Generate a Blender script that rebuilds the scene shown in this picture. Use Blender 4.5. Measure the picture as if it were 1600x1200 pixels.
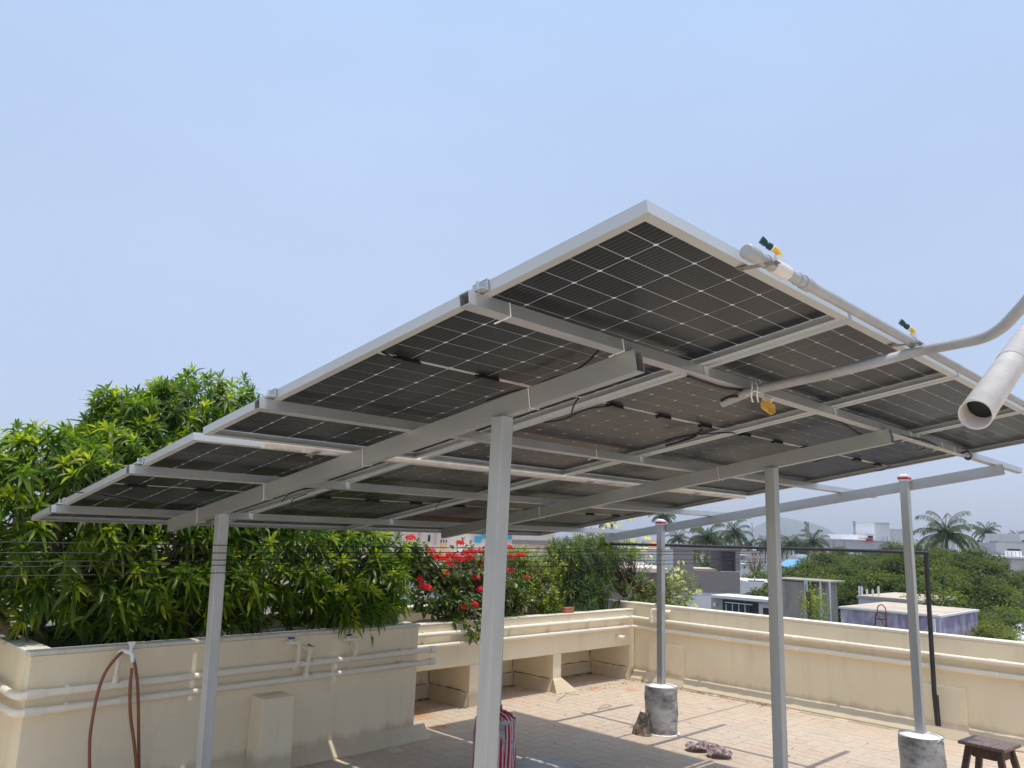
import bpy, math, random
import numpy as np
from mathutils import Vector, Matrix, Quaternion
rnd = random.Random(7); npr = np.random.default_rng(11)
S = bpy.context.scene
for o in list(bpy.data.objects): bpy.data.objects.remove(o)
COL = S.collection
R = math.radians

# ------------------------------------------------------------------ camera
F_PX, YAW, PITCH, ROLL = 1223.05, 0.78653, 0.18756, 0.03356
CAM = np.array([-1.40068, -0.98749, 1.76571])
def _axes():
    cy, sy, cp, sp = math.cos(YAW), math.sin(YAW), math.cos(PITCH), math.sin(PITCH)
    f = np.array([cy*cp, sy*cp, sp]); r = np.array([sy, -cy, 0.]); u = np.cross(r, f)
    cr, sr = math.cos(ROLL), math.sin(ROLL)
    return cr*r+sr*u, -sr*r+cr*u, f
RT, UP, FW = _axes()
cd = bpy.data.cameras.new("camera"); cam = bpy.data.objects.new("camera", cd); COL.objects.link(cam)
cd.sensor_width = 36; cd.lens = F_PX/1600*36; cd.clip_start = 0.05; cd.clip_end = 9000
cam.matrix_world = Matrix(((RT[0], UP[0], -FW[0], CAM[0]), (RT[1], UP[1], -FW[1], CAM[1]), (RT[2], UP[2], -FW[2], CAM[2]), (0, 0, 0, 1)))
S.camera = cam

# ------------------------------------------------------------------ sky, sun, exposure
SUN = Vector((0.010, -0.150, 1.0)).normalized()
w = bpy.data.worlds.new("World"); S.world = w; w.use_nodes = True
nt = w.node_tree; bg = nt.nodes["Background"]
sky = nt.nodes.new("ShaderNodeTexSky"); sky.sky_type = 'NISHITA'; sky.sun_disc = False
sky.sun_elevation = math.asin(SUN.z); sky.sun_rotation = R(175)
sky.air_density = 1.0; sky.dust_density = 1.5; sky.ozone_density = 2.0; sky.altitude = 0
bg.inputs[1].default_value = 0.05; nt.links.new(sky.outputs[0], bg.inputs[0])
# thin bright tropical haze in front of the blue: its colour falls off gently towards the horizon
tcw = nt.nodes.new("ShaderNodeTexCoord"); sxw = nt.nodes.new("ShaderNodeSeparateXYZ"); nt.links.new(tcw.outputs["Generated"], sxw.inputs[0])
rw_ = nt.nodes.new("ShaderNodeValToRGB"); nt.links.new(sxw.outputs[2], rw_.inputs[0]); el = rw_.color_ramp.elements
el[0].position = 0.0; el[0].color = (.192, .204, .32, 1); el[1].position = 1.0; el[1].color = (.66, .70, .76, 1)  # zenith colour raised, out of view, to brighten the shaded areas
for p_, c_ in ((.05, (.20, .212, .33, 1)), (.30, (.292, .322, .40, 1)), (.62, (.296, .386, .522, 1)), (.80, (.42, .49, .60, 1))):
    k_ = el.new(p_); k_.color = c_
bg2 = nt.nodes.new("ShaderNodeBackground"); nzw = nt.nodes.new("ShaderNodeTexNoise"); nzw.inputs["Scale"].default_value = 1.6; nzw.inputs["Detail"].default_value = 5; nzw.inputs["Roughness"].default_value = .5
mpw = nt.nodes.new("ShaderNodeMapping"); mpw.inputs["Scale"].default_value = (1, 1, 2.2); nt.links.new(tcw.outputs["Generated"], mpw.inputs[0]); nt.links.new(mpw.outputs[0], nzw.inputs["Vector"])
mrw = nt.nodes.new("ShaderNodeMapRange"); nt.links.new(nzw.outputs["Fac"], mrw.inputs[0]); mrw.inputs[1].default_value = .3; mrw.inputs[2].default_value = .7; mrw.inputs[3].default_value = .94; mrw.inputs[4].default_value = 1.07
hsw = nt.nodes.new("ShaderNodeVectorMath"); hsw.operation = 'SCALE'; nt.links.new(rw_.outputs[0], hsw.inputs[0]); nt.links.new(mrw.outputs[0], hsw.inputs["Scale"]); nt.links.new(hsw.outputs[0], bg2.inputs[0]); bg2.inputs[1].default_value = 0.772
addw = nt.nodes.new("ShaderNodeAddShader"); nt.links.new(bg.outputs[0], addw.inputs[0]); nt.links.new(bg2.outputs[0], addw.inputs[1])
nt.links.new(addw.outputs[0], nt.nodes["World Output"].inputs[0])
sl = bpy.data.lights.new("sun", 'SUN'); sl.energy = 1.9; sl.angle = R(0.6); sl.color = (1.0, 0.94, 0.84)
so = bpy.data.objects.new("sun", sl); COL.objects.link(so); so.rotation_euler = SUN.to_track_quat('Z', 'Y').to_euler(); so.location = (0, -3, 20)
S.view_settings.view_transform = 'Standard'; S.view_settings.look = 'None'; S.view_settings.gamma = 1
S.view_settings.use_curve_mapping = False; S.view_settings.exposure = 0.77
S.cycles.max_bounces = 8; S.cycles.transparent_max_bounces = 16; S.cycles.volume_bounces = 0
S.cycles.use_denoising = True

# ------------------------------------------------------------------ helpers
def ray(px, py): return FW + RT*((px-800)/F_PX) - UP*((py-600)/F_PX)
def at(px, py, D): return Vector(CAM + ray(px, py)*D)
def on(px, py, axis, val):
    d = ray(px, py); t = (val-CAM[axis])/d[axis]; return Vector(CAM+d*t)
def tag(o, label=None, cat=None, group=None, kind=None):
    if label: o['label'] = label
    if cat: o['category'] = cat
    if group: o['group'] = group
    if kind: o['kind'] = kind
    return o
def empty(name, loc=(0, 0, 0), label=None, cat=None, group=None, kind=None):
    o = bpy.data.objects.new(name, None); COL.objects.link(o); o.location = loc; o.empty_display_size = .1
    return tag(o, label, cat, group, kind)
def link(name, me, parent=None, mat=None, loc=None):
    if mat is not None and not me.materials: me.materials.append(mat)
    o = bpy.data.objects.new(name, me); COL.objects.link(o)
    if parent is not None: o.parent = parent
    if loc is not None: o.location = loc
    return o
class MB:
    """collects shapes for ONE mesh; origin given so children sit in their parent's frame"""
    def __init__(s, org=(0, 0, 0)): s.v = []; s.f = []; s.sm = []; s.o = Vector(org)
    def add(s, vs, fs, smooth=False):
        b = len(s.v); s.v += [tuple(Vector(p)-s.o) for p in vs]; s.f += [tuple(b+i for i in f) for f in fs]; s.sm += [smooth]*len(fs); return s
    def box(s, a, b):
        x0, y0, z0 = a; x1, y1, z1 = b
        if x0 > x1: x0, x1 = x1, x0
        if y0 > y1: y0, y1 = y1, y0
        if z0 > z1: z0, z1 = z1, z0
        return s.hexa([(x0,y0,z0),(x1,y0,z0),(x1,y1,z0),(x0,y1,z0),(x0,y0,z1),(x1,y0,z1),(x1,y1,z1),(x0,y1,z1)])
    def hexa(s, p): return s.add(p, [(3,2,1,0),(4,5,6,7),(0,1,5,4),(1,2,6,5),(2,3,7,6),(3,0,4,7)])
    def prism(s, poly, axis, a, b):
        """poly: 2D points in the two other axes (cyclic order), extruded along axis"""
        def P(q, t):
            return {0: (t, q[0], q[1]), 1: (q[0], t, q[1]), 2: (q[0], q[1], t)}[axis]
        n = len(poly); vs = [P(q, a) for q in poly]+[P(q, b) for q in poly]
        return s.add(vs, [tuple(range(n))[::-1], tuple(range(n, 2*n))]+[(i, (i+1) % n, n+(i+1) % n, n+i) for i in range(n)])
    def tube(s, pts, rad, n=10, cap=True, smooth=True):
        pts = [Vector(p) for p in pts]; rr = rad if isinstance(rad, (list, tuple)) else [rad]*len(pts)
        vs = []; fs = []; prev = None
        for i, p in enumerate(pts):
            t = (pts[min(i+1, len(pts)-1)]-pts[max(i-1, 0)]).normalized()
            if prev is None:
                a = Vector((0, 0, 1)) if abs(t.z) < .9 else Vector((1, 0, 0)); u = t.cross(a).normalized()
            else: u = (prev-t*prev.dot(t)).normalized()
            prev = u; v = t.cross(u)
            for k in range(n):
                c = 2*math.pi*k/n; vs.append(p+(u*math.cos(c)+v*math.sin(c))*rr[i])
        m = len(pts)
        for i in range(m-1):
            for k in range(n):
                a = i*n+k; b = i*n+(k+1) % n; fs.append((a, b, b+n, a+n))
        s.add(vs, fs, smooth)
        if cap:
            s.add(vs[:n], [tuple(range(n))[::-1]]); s.add(vs[-n:], [tuple(range(n))])
        return s
    def pipe(s, pts, ro, ri, n=24):
        """straight hollow pipe with a visible wall"""
        a, b = Vector(pts[0]), Vector(pts[1]); t = (b-a).normalized(); u = t.cross(Vector((0, 0, 1))).normalized(); v = t.cross(u)
        ring = lambda p, r: [p+(u*math.cos(2*math.pi*k/n)+v*math.sin(2*math.pi*k/n))*r for k in range(n)]
        V = ring(a, ro)+ring(b, ro)+ring(b, ri)+ring(a, ri); f = []
        for q in range(4):
            for k in range(n):
                x = q*n+k; y = q*n+(k+1) % n; X = ((q+1) % 4)*n+k; Y = ((q+1) % 4)*n+(k+1) % n
                f.append((x, y, Y, X))
        return s.add(V, f, True)
    def build(s, name, mat=None, parent=None, bevel=0, loc=None, flat=False):
        me = bpy.data.meshes.new(name); me.from_pydata(s.v, [], s.f)
        if any(s.sm) and not flat: me.polygons.foreach_set("use_smooth", s.sm)
        me.update()
        if mat: me.materials.append(mat)
        o = link(name, me, parent)
        if loc is not None: o.location = loc
        elif parent is None: o.location = s.o
        if bevel:
            m = o.modifiers.new("bevel", 'BEVEL'); m.width = bevel; m.segments = 2; m.limit_method = 'ANGLE'; m.harden_normals = False
        return o
def smooth_path(pts, k=6):
    pts = [Vector(p) for p in pts]; out = []
    P = [pts[0]]+pts+[pts[-1]]
    for i in range(1, len(P)-2):
        for j in range(k):
            t = j/k; a, b, c, d = P[i-1], P[i], P[i+1], P[i+2]
            out.append(.5*((2*b)+(-a+c)*t+(2*a-5*b+4*c-d)*t*t+(-a+3*b-3*c+d)*t**3))
    out.append(pts[-1]); return out

# ------------------------------------------------------------------ materials
def nd(t, typ, **k):
    n = t.nodes.new(typ)
    for a, b in k.items():
        if hasattr(n, a): setattr(n, a, b)
        else: n.inputs[a.replace('_', ' ')].default_value = b
    return n
def ramp(t, fac, stops):
    r = t.nodes.new("ShaderNodeValToRGB"); e = r.color_ramp.elements
    while len(e) < len(stops): e.new(.5)
    for i, (p, c) in enumerate(stops): e[i].position = p; e[i].color = (*c, 1) if len(c) == 3 else c
    t.links.new(fac, r.inputs[0]); return r
def mixc(t, fac, a, b, mode='MIX'):
    m = t.nodes.new("ShaderNodeMix"); m.data_type = 'RGBA'; m.blend_type = mode
    for sock, v in ((m.inputs[0], fac), (m.inputs[6], a), (m.inputs[7], b)):
        if hasattr(v, 'is_linked'): t.links.new(v, sock)
        elif isinstance(v, (int, float)): sock.default_value = v
        else: sock.default_value = (*v, 1)
    return m.outputs[2]
def noise(t, scale, detail=4, rough=.55, coord='Object', stretch=None, w=0):
    tc = t.nodes.new("ShaderNodeTexCoord"); n = t.nodes.new("ShaderNodeTexNoise"); n.inputs["Scale"].default_value = scale
    n.inputs["Detail"].default_value = detail; n.inputs["Roughness"].default_value = rough
    src = tc.outputs[coord]
    if coord == 'World':
        pass
    if stretch:
        mp = t.nodes.new("ShaderNodeMapping"); mp.inputs["Scale"].default_value = stretch; t.links.new(src, mp.inputs[0]); src = mp.outputs[0]
    t.links.new(src, n.inputs["Vector"]); return n.outputs["Fac"]
def pnoise(t, scale, detail=4, rough=.55, stretch=None):
    """noise in world position, so that alike pieces do not repeat"""
    g = t.nodes.new("ShaderNodeNewGeometry"); n = t.nodes.new("ShaderNodeTexNoise"); n.inputs["Scale"].default_value = scale
    n.inputs["Detail"].default_value = detail; n.inputs["Roughness"].default_value = rough; src = g.outputs["Position"]
    if stretch:
        mp = t.nodes.new("ShaderNodeMapping"); mp.inputs["Scale"].default_value = stretch; t.links.new(src, mp.inputs[0]); src = mp.outputs[0]
    t.links.new(src, n.inputs["Vector"]); return n.outputs["Fac"]
def new(name):
    m = bpy.data.materials.new(name); m.use_nodes = True; t = m.node_tree; return m, t, t.nodes["Principled BSDF"]
def bump(t, b, h, st, dist=.01):
    n = t.nodes.new("ShaderNodeBump"); n.inputs["Strength"].default_value = st; n.inputs["Distance"].default_value = dist
    t.links.new(h, n.inputs["Height"]); t.links.new(n.outputs[0], b.inputs["Normal"])
def simple(name, col, rough=.6, metal=0, var=.12, scale=8, bmp=0.1, stretch=None, spec=.5):
    m, t, b = new(name)
    f = pnoise(t, scale, 5, .6, stretch)
    c = ramp(t, f, [(.3, tuple(x*(1-var) for x in col)), (.7, tuple(min(1, x*(1+var)) for x in col))])
    t.links.new(c.outputs[0], b.inputs["Base Color"]); b.inputs["Roughness"].default_value = rough; b.inputs["Metallic"].default_value = metal
    b.inputs["Specular IOR Level"].default_value = spec
    if bmp: bump(t, b, pnoise(t, scale*5, 4), bmp, .004)
    return m
def paint(name, col, stain=(.30, .22, .14), amt=.5, drip=1.0, rough=.75, scale=1.0, base_dirt=True):
    """painted plaster: broad mottling, vertical run marks, grime near the floor"""
    m, t, b = new(name)
    f1 = pnoise(t, 1.1*scale, 5, .6); f2 = pnoise(t, 5*scale, 6, .65, (1, 1, .18)); f3 = pnoise(t, 30, 4, .6)
    c = ramp(t, f1, [(.25, tuple(x*.90 for x in col)), (.75, tuple(min(1, x*1.06) for x in col))]).outputs[0]
    d = ramp(t, f2, [(.52, (0, 0, 0)), (.75, (1, 1, 1))]).outputs[0]
    mm = t.nodes.new("ShaderNodeMath"); mm.operation = 'MULTIPLY'; mm.inputs[1].default_value = .55*amt*drip; t.links.new(d, mm.inputs[0])
    c = mixc(t, mm.outputs[0], c, tuple(x*.55+y*.25 for x, y in zip(col, stain)))
    sp = ramp(t, pnoise(t, 14, 6, .7), [(.66, (0, 0, 0)), (.74, (1, 1, 1))]).outputs[0]
    m2 = t.nodes.new("ShaderNodeMath"); m2.operation = 'MULTIPLY'; m2.inputs[1].default_value = .35*amt; t.links.new(sp, m2.inputs[0])
    c = mixc(t, m2.outputs[0], c, stain)
    if base_dirt:
        g = t.nodes.new("ShaderNodeNewGeometry"); sx = t.nodes.new("ShaderNodeSeparateXYZ"); t.links.new(g.outputs["Position"], sx.inputs[0])
        a = t.nodes.new("ShaderNodeMath"); a.operation = 'MULTIPLY_ADD'; t.links.new(f2, a.inputs[0]); a.inputs[1].default_value = -.22; t.links.new(sx.outputs[2], a.inputs[2])
        r = ramp(t, a.outputs[0], [(-0.0, (1, 1, 1)), (.06, (0, 0, 0))]).outputs[0]
        m3 = t.nodes.new("ShaderNodeMath"); m3.operation = 'MULTIPLY'; m3.inputs[1].default_value = .55*amt; t.links.new(r, m3.inputs[0])
        c = mixc(t, m3.outputs[0], c, stain)
    if base_dirt:      # hairline cracks
        g2 = t.nodes.new("ShaderNodeNewGeometry"); nz = t.nodes.new("ShaderNodeTexNoise"); nz.inputs["Scale"].default_value = 3; t.links.new(g2.outputs["Position"], nz.inputs["Vector"])
        mv = t.nodes.new("ShaderNodeMix"); mv.data_type = 'VECTOR'; mv.inputs[0].default_value = .25; t.links.new(g2.outputs["Position"], mv.inputs[4]); t.links.new(nz.outputs["Color"], mv.inputs[5])
        vo = t.nodes.new("ShaderNodeTexVoronoi"); vo.feature = 'DISTANCE_TO_EDGE'; vo.inputs["Scale"].default_value = 1.1; t.links.new(mv.outputs[1], vo.inputs["Vector"])
        cr = ramp(t, vo.outputs["Distance"], [(.0, (1, 1, 1)), (.006, (0, 0, 0))]).outputs[0]; brk = ramp(t, pnoise(t, 1.9, 3), [(.5, (0, 0, 0)), (.6, (1, 1, 1))]).outputs[0]
        mk = mixc(t, 1.0, cr, brk, 'MULTIPLY'); m5 = t.nodes.new("ShaderNodeMath"); m5.operation = 'MULTIPLY'; m5.inputs[1].default_value = .14*amt; t.links.new(mk, m5.inputs[0]); c = mixc(t, m5.outputs[0], c, (.22, .17, .11))
    t.links.new(c, b.inputs["Base Color"]); b.inputs["Roughness"].default_value = rough
    bump(t, b, f3, .25, .003)
    return m
CREAM = paint("cream_paint", (.885, .765, .545), amt=.7)
CREAM2 = paint("cream_paint_pipe", (.86, .79, .64), amt=.25, rough=.45, base_dirt=False)
CAPW = paint("cream_top_paint", (.80, .73, .58), amt=.6, scale=3, base_dirt=False)
METAL = simple("brushed_aluminium", (.51, .525, .525), .42, .60, .10, 3, .05, (1, 1, .25))
METAL_D = simple("galvanised_steel", (.48, .495, .495), .42, .60, .10, 3, .03, (6, .6, 1))
POSTM = simple("grey_post_metal", (.47, .485, .475), .48, .4, .10, 7, .06, (2, 2, .35))
FRAME = simple("panel_frame_anodised", (.56, .57, .56), .42, .45, .05, 2, .03)
PLAST_G = simple("grey_pvc", (.37, .38, .385), .45, 0, .14, 9, .05)
PLAST_W = simple("white_pvc", (.70, .66, .62), .4, 0, .12, 12, .05)
WHITE = simple("white_plastic", (.85, .85, .85), .35, 0, .03, 5, .02)
BLACK = simple("black_plastic", (.012, .012, .013), .4, 0, .2, 20, .05)
CABLE = simple("black_cable", (.014, .013, .013), .5, 0, .2, 20, .02)
BLACKP = simple("black_painted_pipe", (.022, .022, .024), .45, 0, .3, 12, .08)
GREENP = simple("dark_green_plastic", (.01, .06, .05), .4, 0, .1, 20, .02)
YELLOW = simple("yellow_plastic", (.85, .50, .03), .35, 0, .06, 20, .02)
RED = simple("red_tape", (.55, .03, .04), .5, 0, .1, 20, .02)
BLUE = simple("blue_plastic", (.02, .04, .28), .4, 0, .1, 20, .02)
HOSE = simple("brown_rubber_hose", (.27, .10, .045), .5, 0, .12, 12, .05)
STRAPM = simple("steel_plate", (.30, .28, .25), .55, .5, .2, 20, .1)
SOIL = simple("dark_soil", (.030, .022, .016), .95, 0, .5, 20, .8)
BARK = simple("brown_bark", (.10, .075, .05), .9, 0, .35, 14, .5)
def cell_mat():
    m, t, b = new("solar_cell")
    tc = t.nodes.new("ShaderNodeTexCoord"); sx = t.nodes.new("ShaderNodeSeparateXYZ"); t.links.new(tc.outputs["Object"], sx.inputs[0])
    def line(period, width, sock):
        a = t.nodes.new("ShaderNodeMath"); a.operation = 'DIVIDE'; t.links.new(sock, a.inputs[0]); a.inputs[1].default_value = period
        c = t.nodes.new("ShaderNodeMath"); c.operation = 'FRACT'; t.links.new(a.outputs[0], c.inputs[0])
        d = t.nodes.new("ShaderNodeMath"); d.operation = 'LESS_THAN'; t.links.new(c.outputs[0], d.inputs[0]); d.inputs[1].default_value = width/period; return d.outputs[0]
    ln = line(.0182, .0012, sx.outputs[0])
    oi = t.nodes.new("ShaderNodeObjectInfo")
    base = mixc(t, oi.outputs["Random"], (.010, .0115, .014), (.015, .0165, .0195))
    c = mixc(t, ln, base, (.17, .18, .19)); t.links.new(c, b.inputs["Base Color"])
    b.inputs["Roughness"].default_value = .30; b.inputs["IOR"].default_value = 1.31; b.inputs["Specular Tint"].default_value = (.90, .97, 1.0, 1)
    return m
CELL = cell_mat()
def glass_mat():
    m = bpy.data.materials.new("bifacial_glass"); m.use_nodes = True; t = m.node_tree; t.nodes.clear()
    out = t.nodes.new("ShaderNodeOutputMaterial"); tr = t.nodes.new("ShaderNodeBsdfTranslucent"); tr.inputs[0].default_value = (.95, .97, 1.0, 1)
    gl = t.nodes.new("ShaderNodeBsdfGlossy"); gl.inputs[1].default_value = .12; df = t.nodes.new("ShaderNodeBsdfDiffuse"); df.inputs[0].default_value = (.70, .72, .74, 1)
    m1 = t.nodes.new("ShaderNodeMixShader"); m1.inputs[0].default_value = .5; t.links.new(tr.outputs[0], m1.inputs[1]); t.links.new(df.outputs[0], m1.inputs[2])
    fr = t.nodes.new("ShaderNodeFresnel"); fr.inputs[0].default_value = 1.45
    m2 = t.nodes.new("ShaderNodeMixShader"); t.links.new(fr.outputs[0], m2.inputs[0]); t.links.new(m1.outputs[0], m2.inputs[1]); t.links.new(gl.outputs[0], m2.inputs[2])
    t.links.new(m2.outputs[0], out.inputs[0]); return m
GLASS = glass_mat()
RUSTS = [tuple(on(655, 1118, 2, 0))[:2]+(.22,), tuple(on(985, 1078, 2, 0))[:2]+(.12,), tuple(on(690, 1135, 2, 0))[:2]+(.12,), tuple(on(930, 1075, 2, 0))[:2]+(.10,)]
def tile_mat(name, stuff=False):
    m, t, b = new(name)
    if stuff:
        g = t.nodes.new("ShaderNodeAttribute"); g.attribute_name = "tint"; rv = g.outputs["Fac"]
    else:
        rv = t.nodes.new("ShaderNodeObjectInfo").outputs["Random"]
    base = ramp(t, rv, [(0, (.49, .375, .285)), (.35, (.535, .425, .325)), (.6, (.50, .43, .345)), (.8, (.52, .385, .29)), (1, (.46, .40, .33))]).outputs[0]
    blot = ramp(t, pnoise(t, .9, 6, .62), [(.42, (0, 0, 0)), (.62, (1, 1, 1))]).outputs[0]
    m1 = t.nodes.new("ShaderNodeMath"); m1.operation = 'MULTIPLY'; m1.inputs[1].default_value = .8; t.links.new(blot, m1.inputs[0])
    c = mixc(t, m1.outputs[0], base, (.53, .455, .37))
    fine = pnoise(t, 22, 6, .7); c = mixc(t, .35, c, ramp(t, fine, [(.3, (.36, .28, .21)), (.7, (.70, .56, .42))]).outputs[0])
    st = ramp(t, pnoise(t, 1.7, 5, .6, (1, 1, 1)), [(.63, (0, 0, 0)), (.76, (1, 1, 1))]).outputs[0]
    m2 = t.nodes.new("ShaderNodeMath"); m2.operation = 'MULTIPLY'; m2.inputs[1].default_value = .55; t.links.new(st, m2.inputs[0])
    c = mixc(t, m2.outputs[0], c, (.46, .27, .15))
    gp = t.nodes.new("ShaderNodeNewGeometry"); wob = t.nodes.new("ShaderNodeTexNoise"); wob.inputs["Scale"].default_value = 3.2; wob.inputs["Detail"].default_value = 5; t.links.new(gp.outputs["Position"], wob.inputs["Vector"])
    for (rx_, ry_, rr_) in RUSTS:       # rust and earth stains left on the tiles
        vm = t.nodes.new("ShaderNodeVectorMath"); vm.operation = 'DISTANCE'; t.links.new(gp.outputs["Position"], vm.inputs[0]); vm.inputs[1].default_value = (rx_, ry_, 0)
        ad = t.nodes.new("ShaderNodeMath"); ad.operation = 'MULTIPLY_ADD'; t.links.new(wob.outputs["Fac"], ad.inputs[0]); ad.inputs[1].default_value = rr_*1.6; t.links.new(vm.outputs["Value"], ad.inputs[2])
        mk = ramp(t, ad.outputs[0], [(rr_*1.1, (.75, .75, .75)), (rr_*1.9, (0, 0, 0))]).outputs[0]; c = mixc(t, mk, c, (.52, .22, .07))
    bl2 = ramp(t, pnoise(t, 2.6, 7, .7), [(.48, (0, 0, 0)), (.68, (1, 1, 1))]).outputs[0]
    m4 = t.nodes.new("ShaderNodeMath"); m4.operation = 'MULTIPLY'; m4.inputs[1].default_value = .45; t.links.new(bl2, m4.inputs[0])
    c = mixc(t, m4.outputs[0], c, (.40, .34, .27))
    t.links.new(c, b.inputs["Base Color"]); b.inputs["Roughness"].default_value = .8; bump(t, b, fine, .35, .004); return m
TILE = tile_mat("clay_tile"); TILE2 = tile_mat("clay_tile_far", True)
MORTAR = simple("tile_mortar", (.66, .56, .44), .9, 0, .35, 3, .3)
CONC = None
def conc_mat():
    m, t, b = new("rough_concrete")
    c = ramp(t, pnoise(t, 5.5, 9, .72, (1, 1, 1.9)), [(.38, (.14, .135, .13)), (.46, (.30, .29, .28)), (.55, (.50, .485, .46)), (.72, (.62, .60, .57))]).outputs[0]
    c = mixc(t, ramp(t, pnoise(t, 40, 5, .7), [(.45, (0, 0, 0)), (.8, (1, 1, 1))]).outputs[0], c, (.42, .41, .39)); 
    t.links.new(c, b.inputs["Base Color"]); b.inputs["Roughness"].default_value = .9; bump(t, b, pnoise(t, 60, 6, .7), .6, .006); return m
CONC = conc_mat()
LIME = simple("lime_wash", (.78, .76, .72), .9, 0, .12, 25, .4)
def leaf_mat(name, lo, hi, young, gloss=.35, trans=.42):
    m = bpy.data.materials.new(name); m.use_nodes = True; t = m.node_tree; b = t.nodes["Principled BSDF"]; out = t.nodes["Material Output"]
    at_ = t.nodes.new("ShaderNodeAttribute"); at_.attribute_name = "tint"
    c = ramp(t, at_.outputs["Fac"], [(0, lo), (.55, hi), (1, young)]).outputs[0]
    t.links.new(c, b.inputs["Base Color"]); b.inputs["Roughness"].default_value = gloss; b.inputs["Specular IOR Level"].default_value = .5
    tr = t.nodes.new("ShaderNodeBsdfTranslucent"); br = mixc(t, 1.0, c, (1.9, 2.0, .8), 'MULTIPLY'); t.links.new(br, tr.inputs[0])
    mx = t.nodes.new("ShaderNodeMixShader"); mx.inputs[0].default_value = trans
    t.links.new(b.outputs[0], mx.inputs[1]); t.links.new(tr.outputs[0], mx.inputs[2]); t.links.new(mx.outputs[0], out.inputs[0]); return m
L_MANGO = leaf_mat("mango_leaf", (.040, .092, .010), (.135, .215, .018), (.34, .39, .035), .40, .52)
L_IXORA = leaf_mat("ixora_leaf", (.035, .075, .014), (.12, .17, .03), (.30, .32, .05))
L_LIGHT = leaf_mat("light_leaf", (.10, .16, .02), (.24, .31, .04), (.42, .45, .06), .5)
L_DARK = leaf_mat("needle_leaf", (.045, .08, .026), (.09, .15, .04), (.20, .30, .06), .5, .3)
L_OLEA = leaf_mat("oleander_leaf", (.08, .12, .03), (.17, .22, .05), (.36, .38, .10), .5)
L_NEEM = leaf_mat("neem_leaf", (.030, .052, .012), (.085, .115, .022), (.17, .20, .035), .65, .35)
L_PALM = leaf_mat("palm_leaf", (.035, .062, .022), (.07, .105, .035), (.15, .15, .07), .45, .3)
FRED = leaf_mat("red_petal", (.50, .008, .018), (.75, .018, .03), (.85, .07, .07), .5, .3)
FCRM = leaf_mat("cream_petal", (.75, .70, .36), (.82, .78, .45), (.85, .82, .60), .6, .3)
FORG = leaf_mat("orange_petal", (.55, .12, .02), (.70, .20, .03), (.75, .3, .05), .6, .3)

# ------------------------------------------------------------------ leaf geometry (numpy)
def leaf_cloud(name, P, D, U, Ln, Wd, droop, tint, mat, parent=None, segs=3, kind=None, org=(0, 0, 0), shape='lance'):
    """P base points, D directions, U up-ish normals, Ln/Wd sizes, droop bend: ONE mesh of curved folded leaves"""
    P = np.asarray(P, float)-np.asarray(org); D = np.asarray(D, float); U = np.asarray(U, float); n = len(P)
    D /= np.linalg.norm(D, axis=1)[:, None]+1e-9
    W = np.cross(U, D); W /= np.linalg.norm(W, axis=1)[:, None]+1e-9; N = np.cross(D, W)
    ts = np.linspace(0, 1, segs+1)
    prof = {'lance': np.interp(ts, [0, .2, .45, .75, 1], [.12, .8, 1, .62, .02]), 'obov': np.interp(ts, [0, .3, .65, .9, 1], [.08, .6, 1, .7, .1]), 'needle': np.interp(ts, [0, .3, .7, 1], [.5, 1, .8, .05])}[shape]
    k = segs+1; V = np.empty((n, k, 3, 3))
    for i, t in enumerate(ts):
        c = P + D*(Ln*(t-.18*droop*t**3))[:, None] - np.array([0, 0, 1.])*(Ln*droop*.62*t*t)[:, None]
        hw = (Wd*.5*prof[i])[:, None]
        V[:, i, 1] = c; V[:, i, 0] = c-W*hw+N*hw*.35; V[:, i, 2] = c+W*hw+N*hw*.35
    f = []
    for i in range(segs):
        for s_ in (0, 1): f.append([i*3+s_, i*3+s_+1, (i+1)*3+s_+1, (i+1)*3+s_])
    f = np.array(f); Fq = (np.arange(n)[:, None, None]*(k*3)+f[None]).reshape(-1, 4)
    me = bpy.data.meshes.new(name); nv = n*k*3; nf = len(Fq)
    me.vertices.add(nv); me.vertices.foreach_set("co", V.reshape(-1).astype(np.float32))
    me.loops.add(nf*4); me.loops.foreach_set("vertex_index", Fq.reshape(-1).astype(np.int32))
    me.polygons.add(nf); me.polygons.foreach_set("loop_start", np.arange(0, nf*4, 4, dtype=np.int32)); me.polygons.foreach_set("loop_total", np.full(nf, 4, np.int32))
    me.polygons.foreach_set("use_smooth", np.ones(nf, bool)); me.update(calc_edges=True)
    a = me.attributes.new("tint", 'FLOAT', 'POINT'); a.data.foreach_set("value", np.repeat(np.asarray(tint), k*3).astype(np.float32))
    me.materials.append(mat); me.validate()
    o = link(name, me, parent)
    if parent is None: o.location = org
    if kind: o['kind'] = kind
    return o
def unit(n):
    v = npr.normal(size=(n, 3)); return v/np.linalg.norm(v, axis=1)[:, None]
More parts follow.
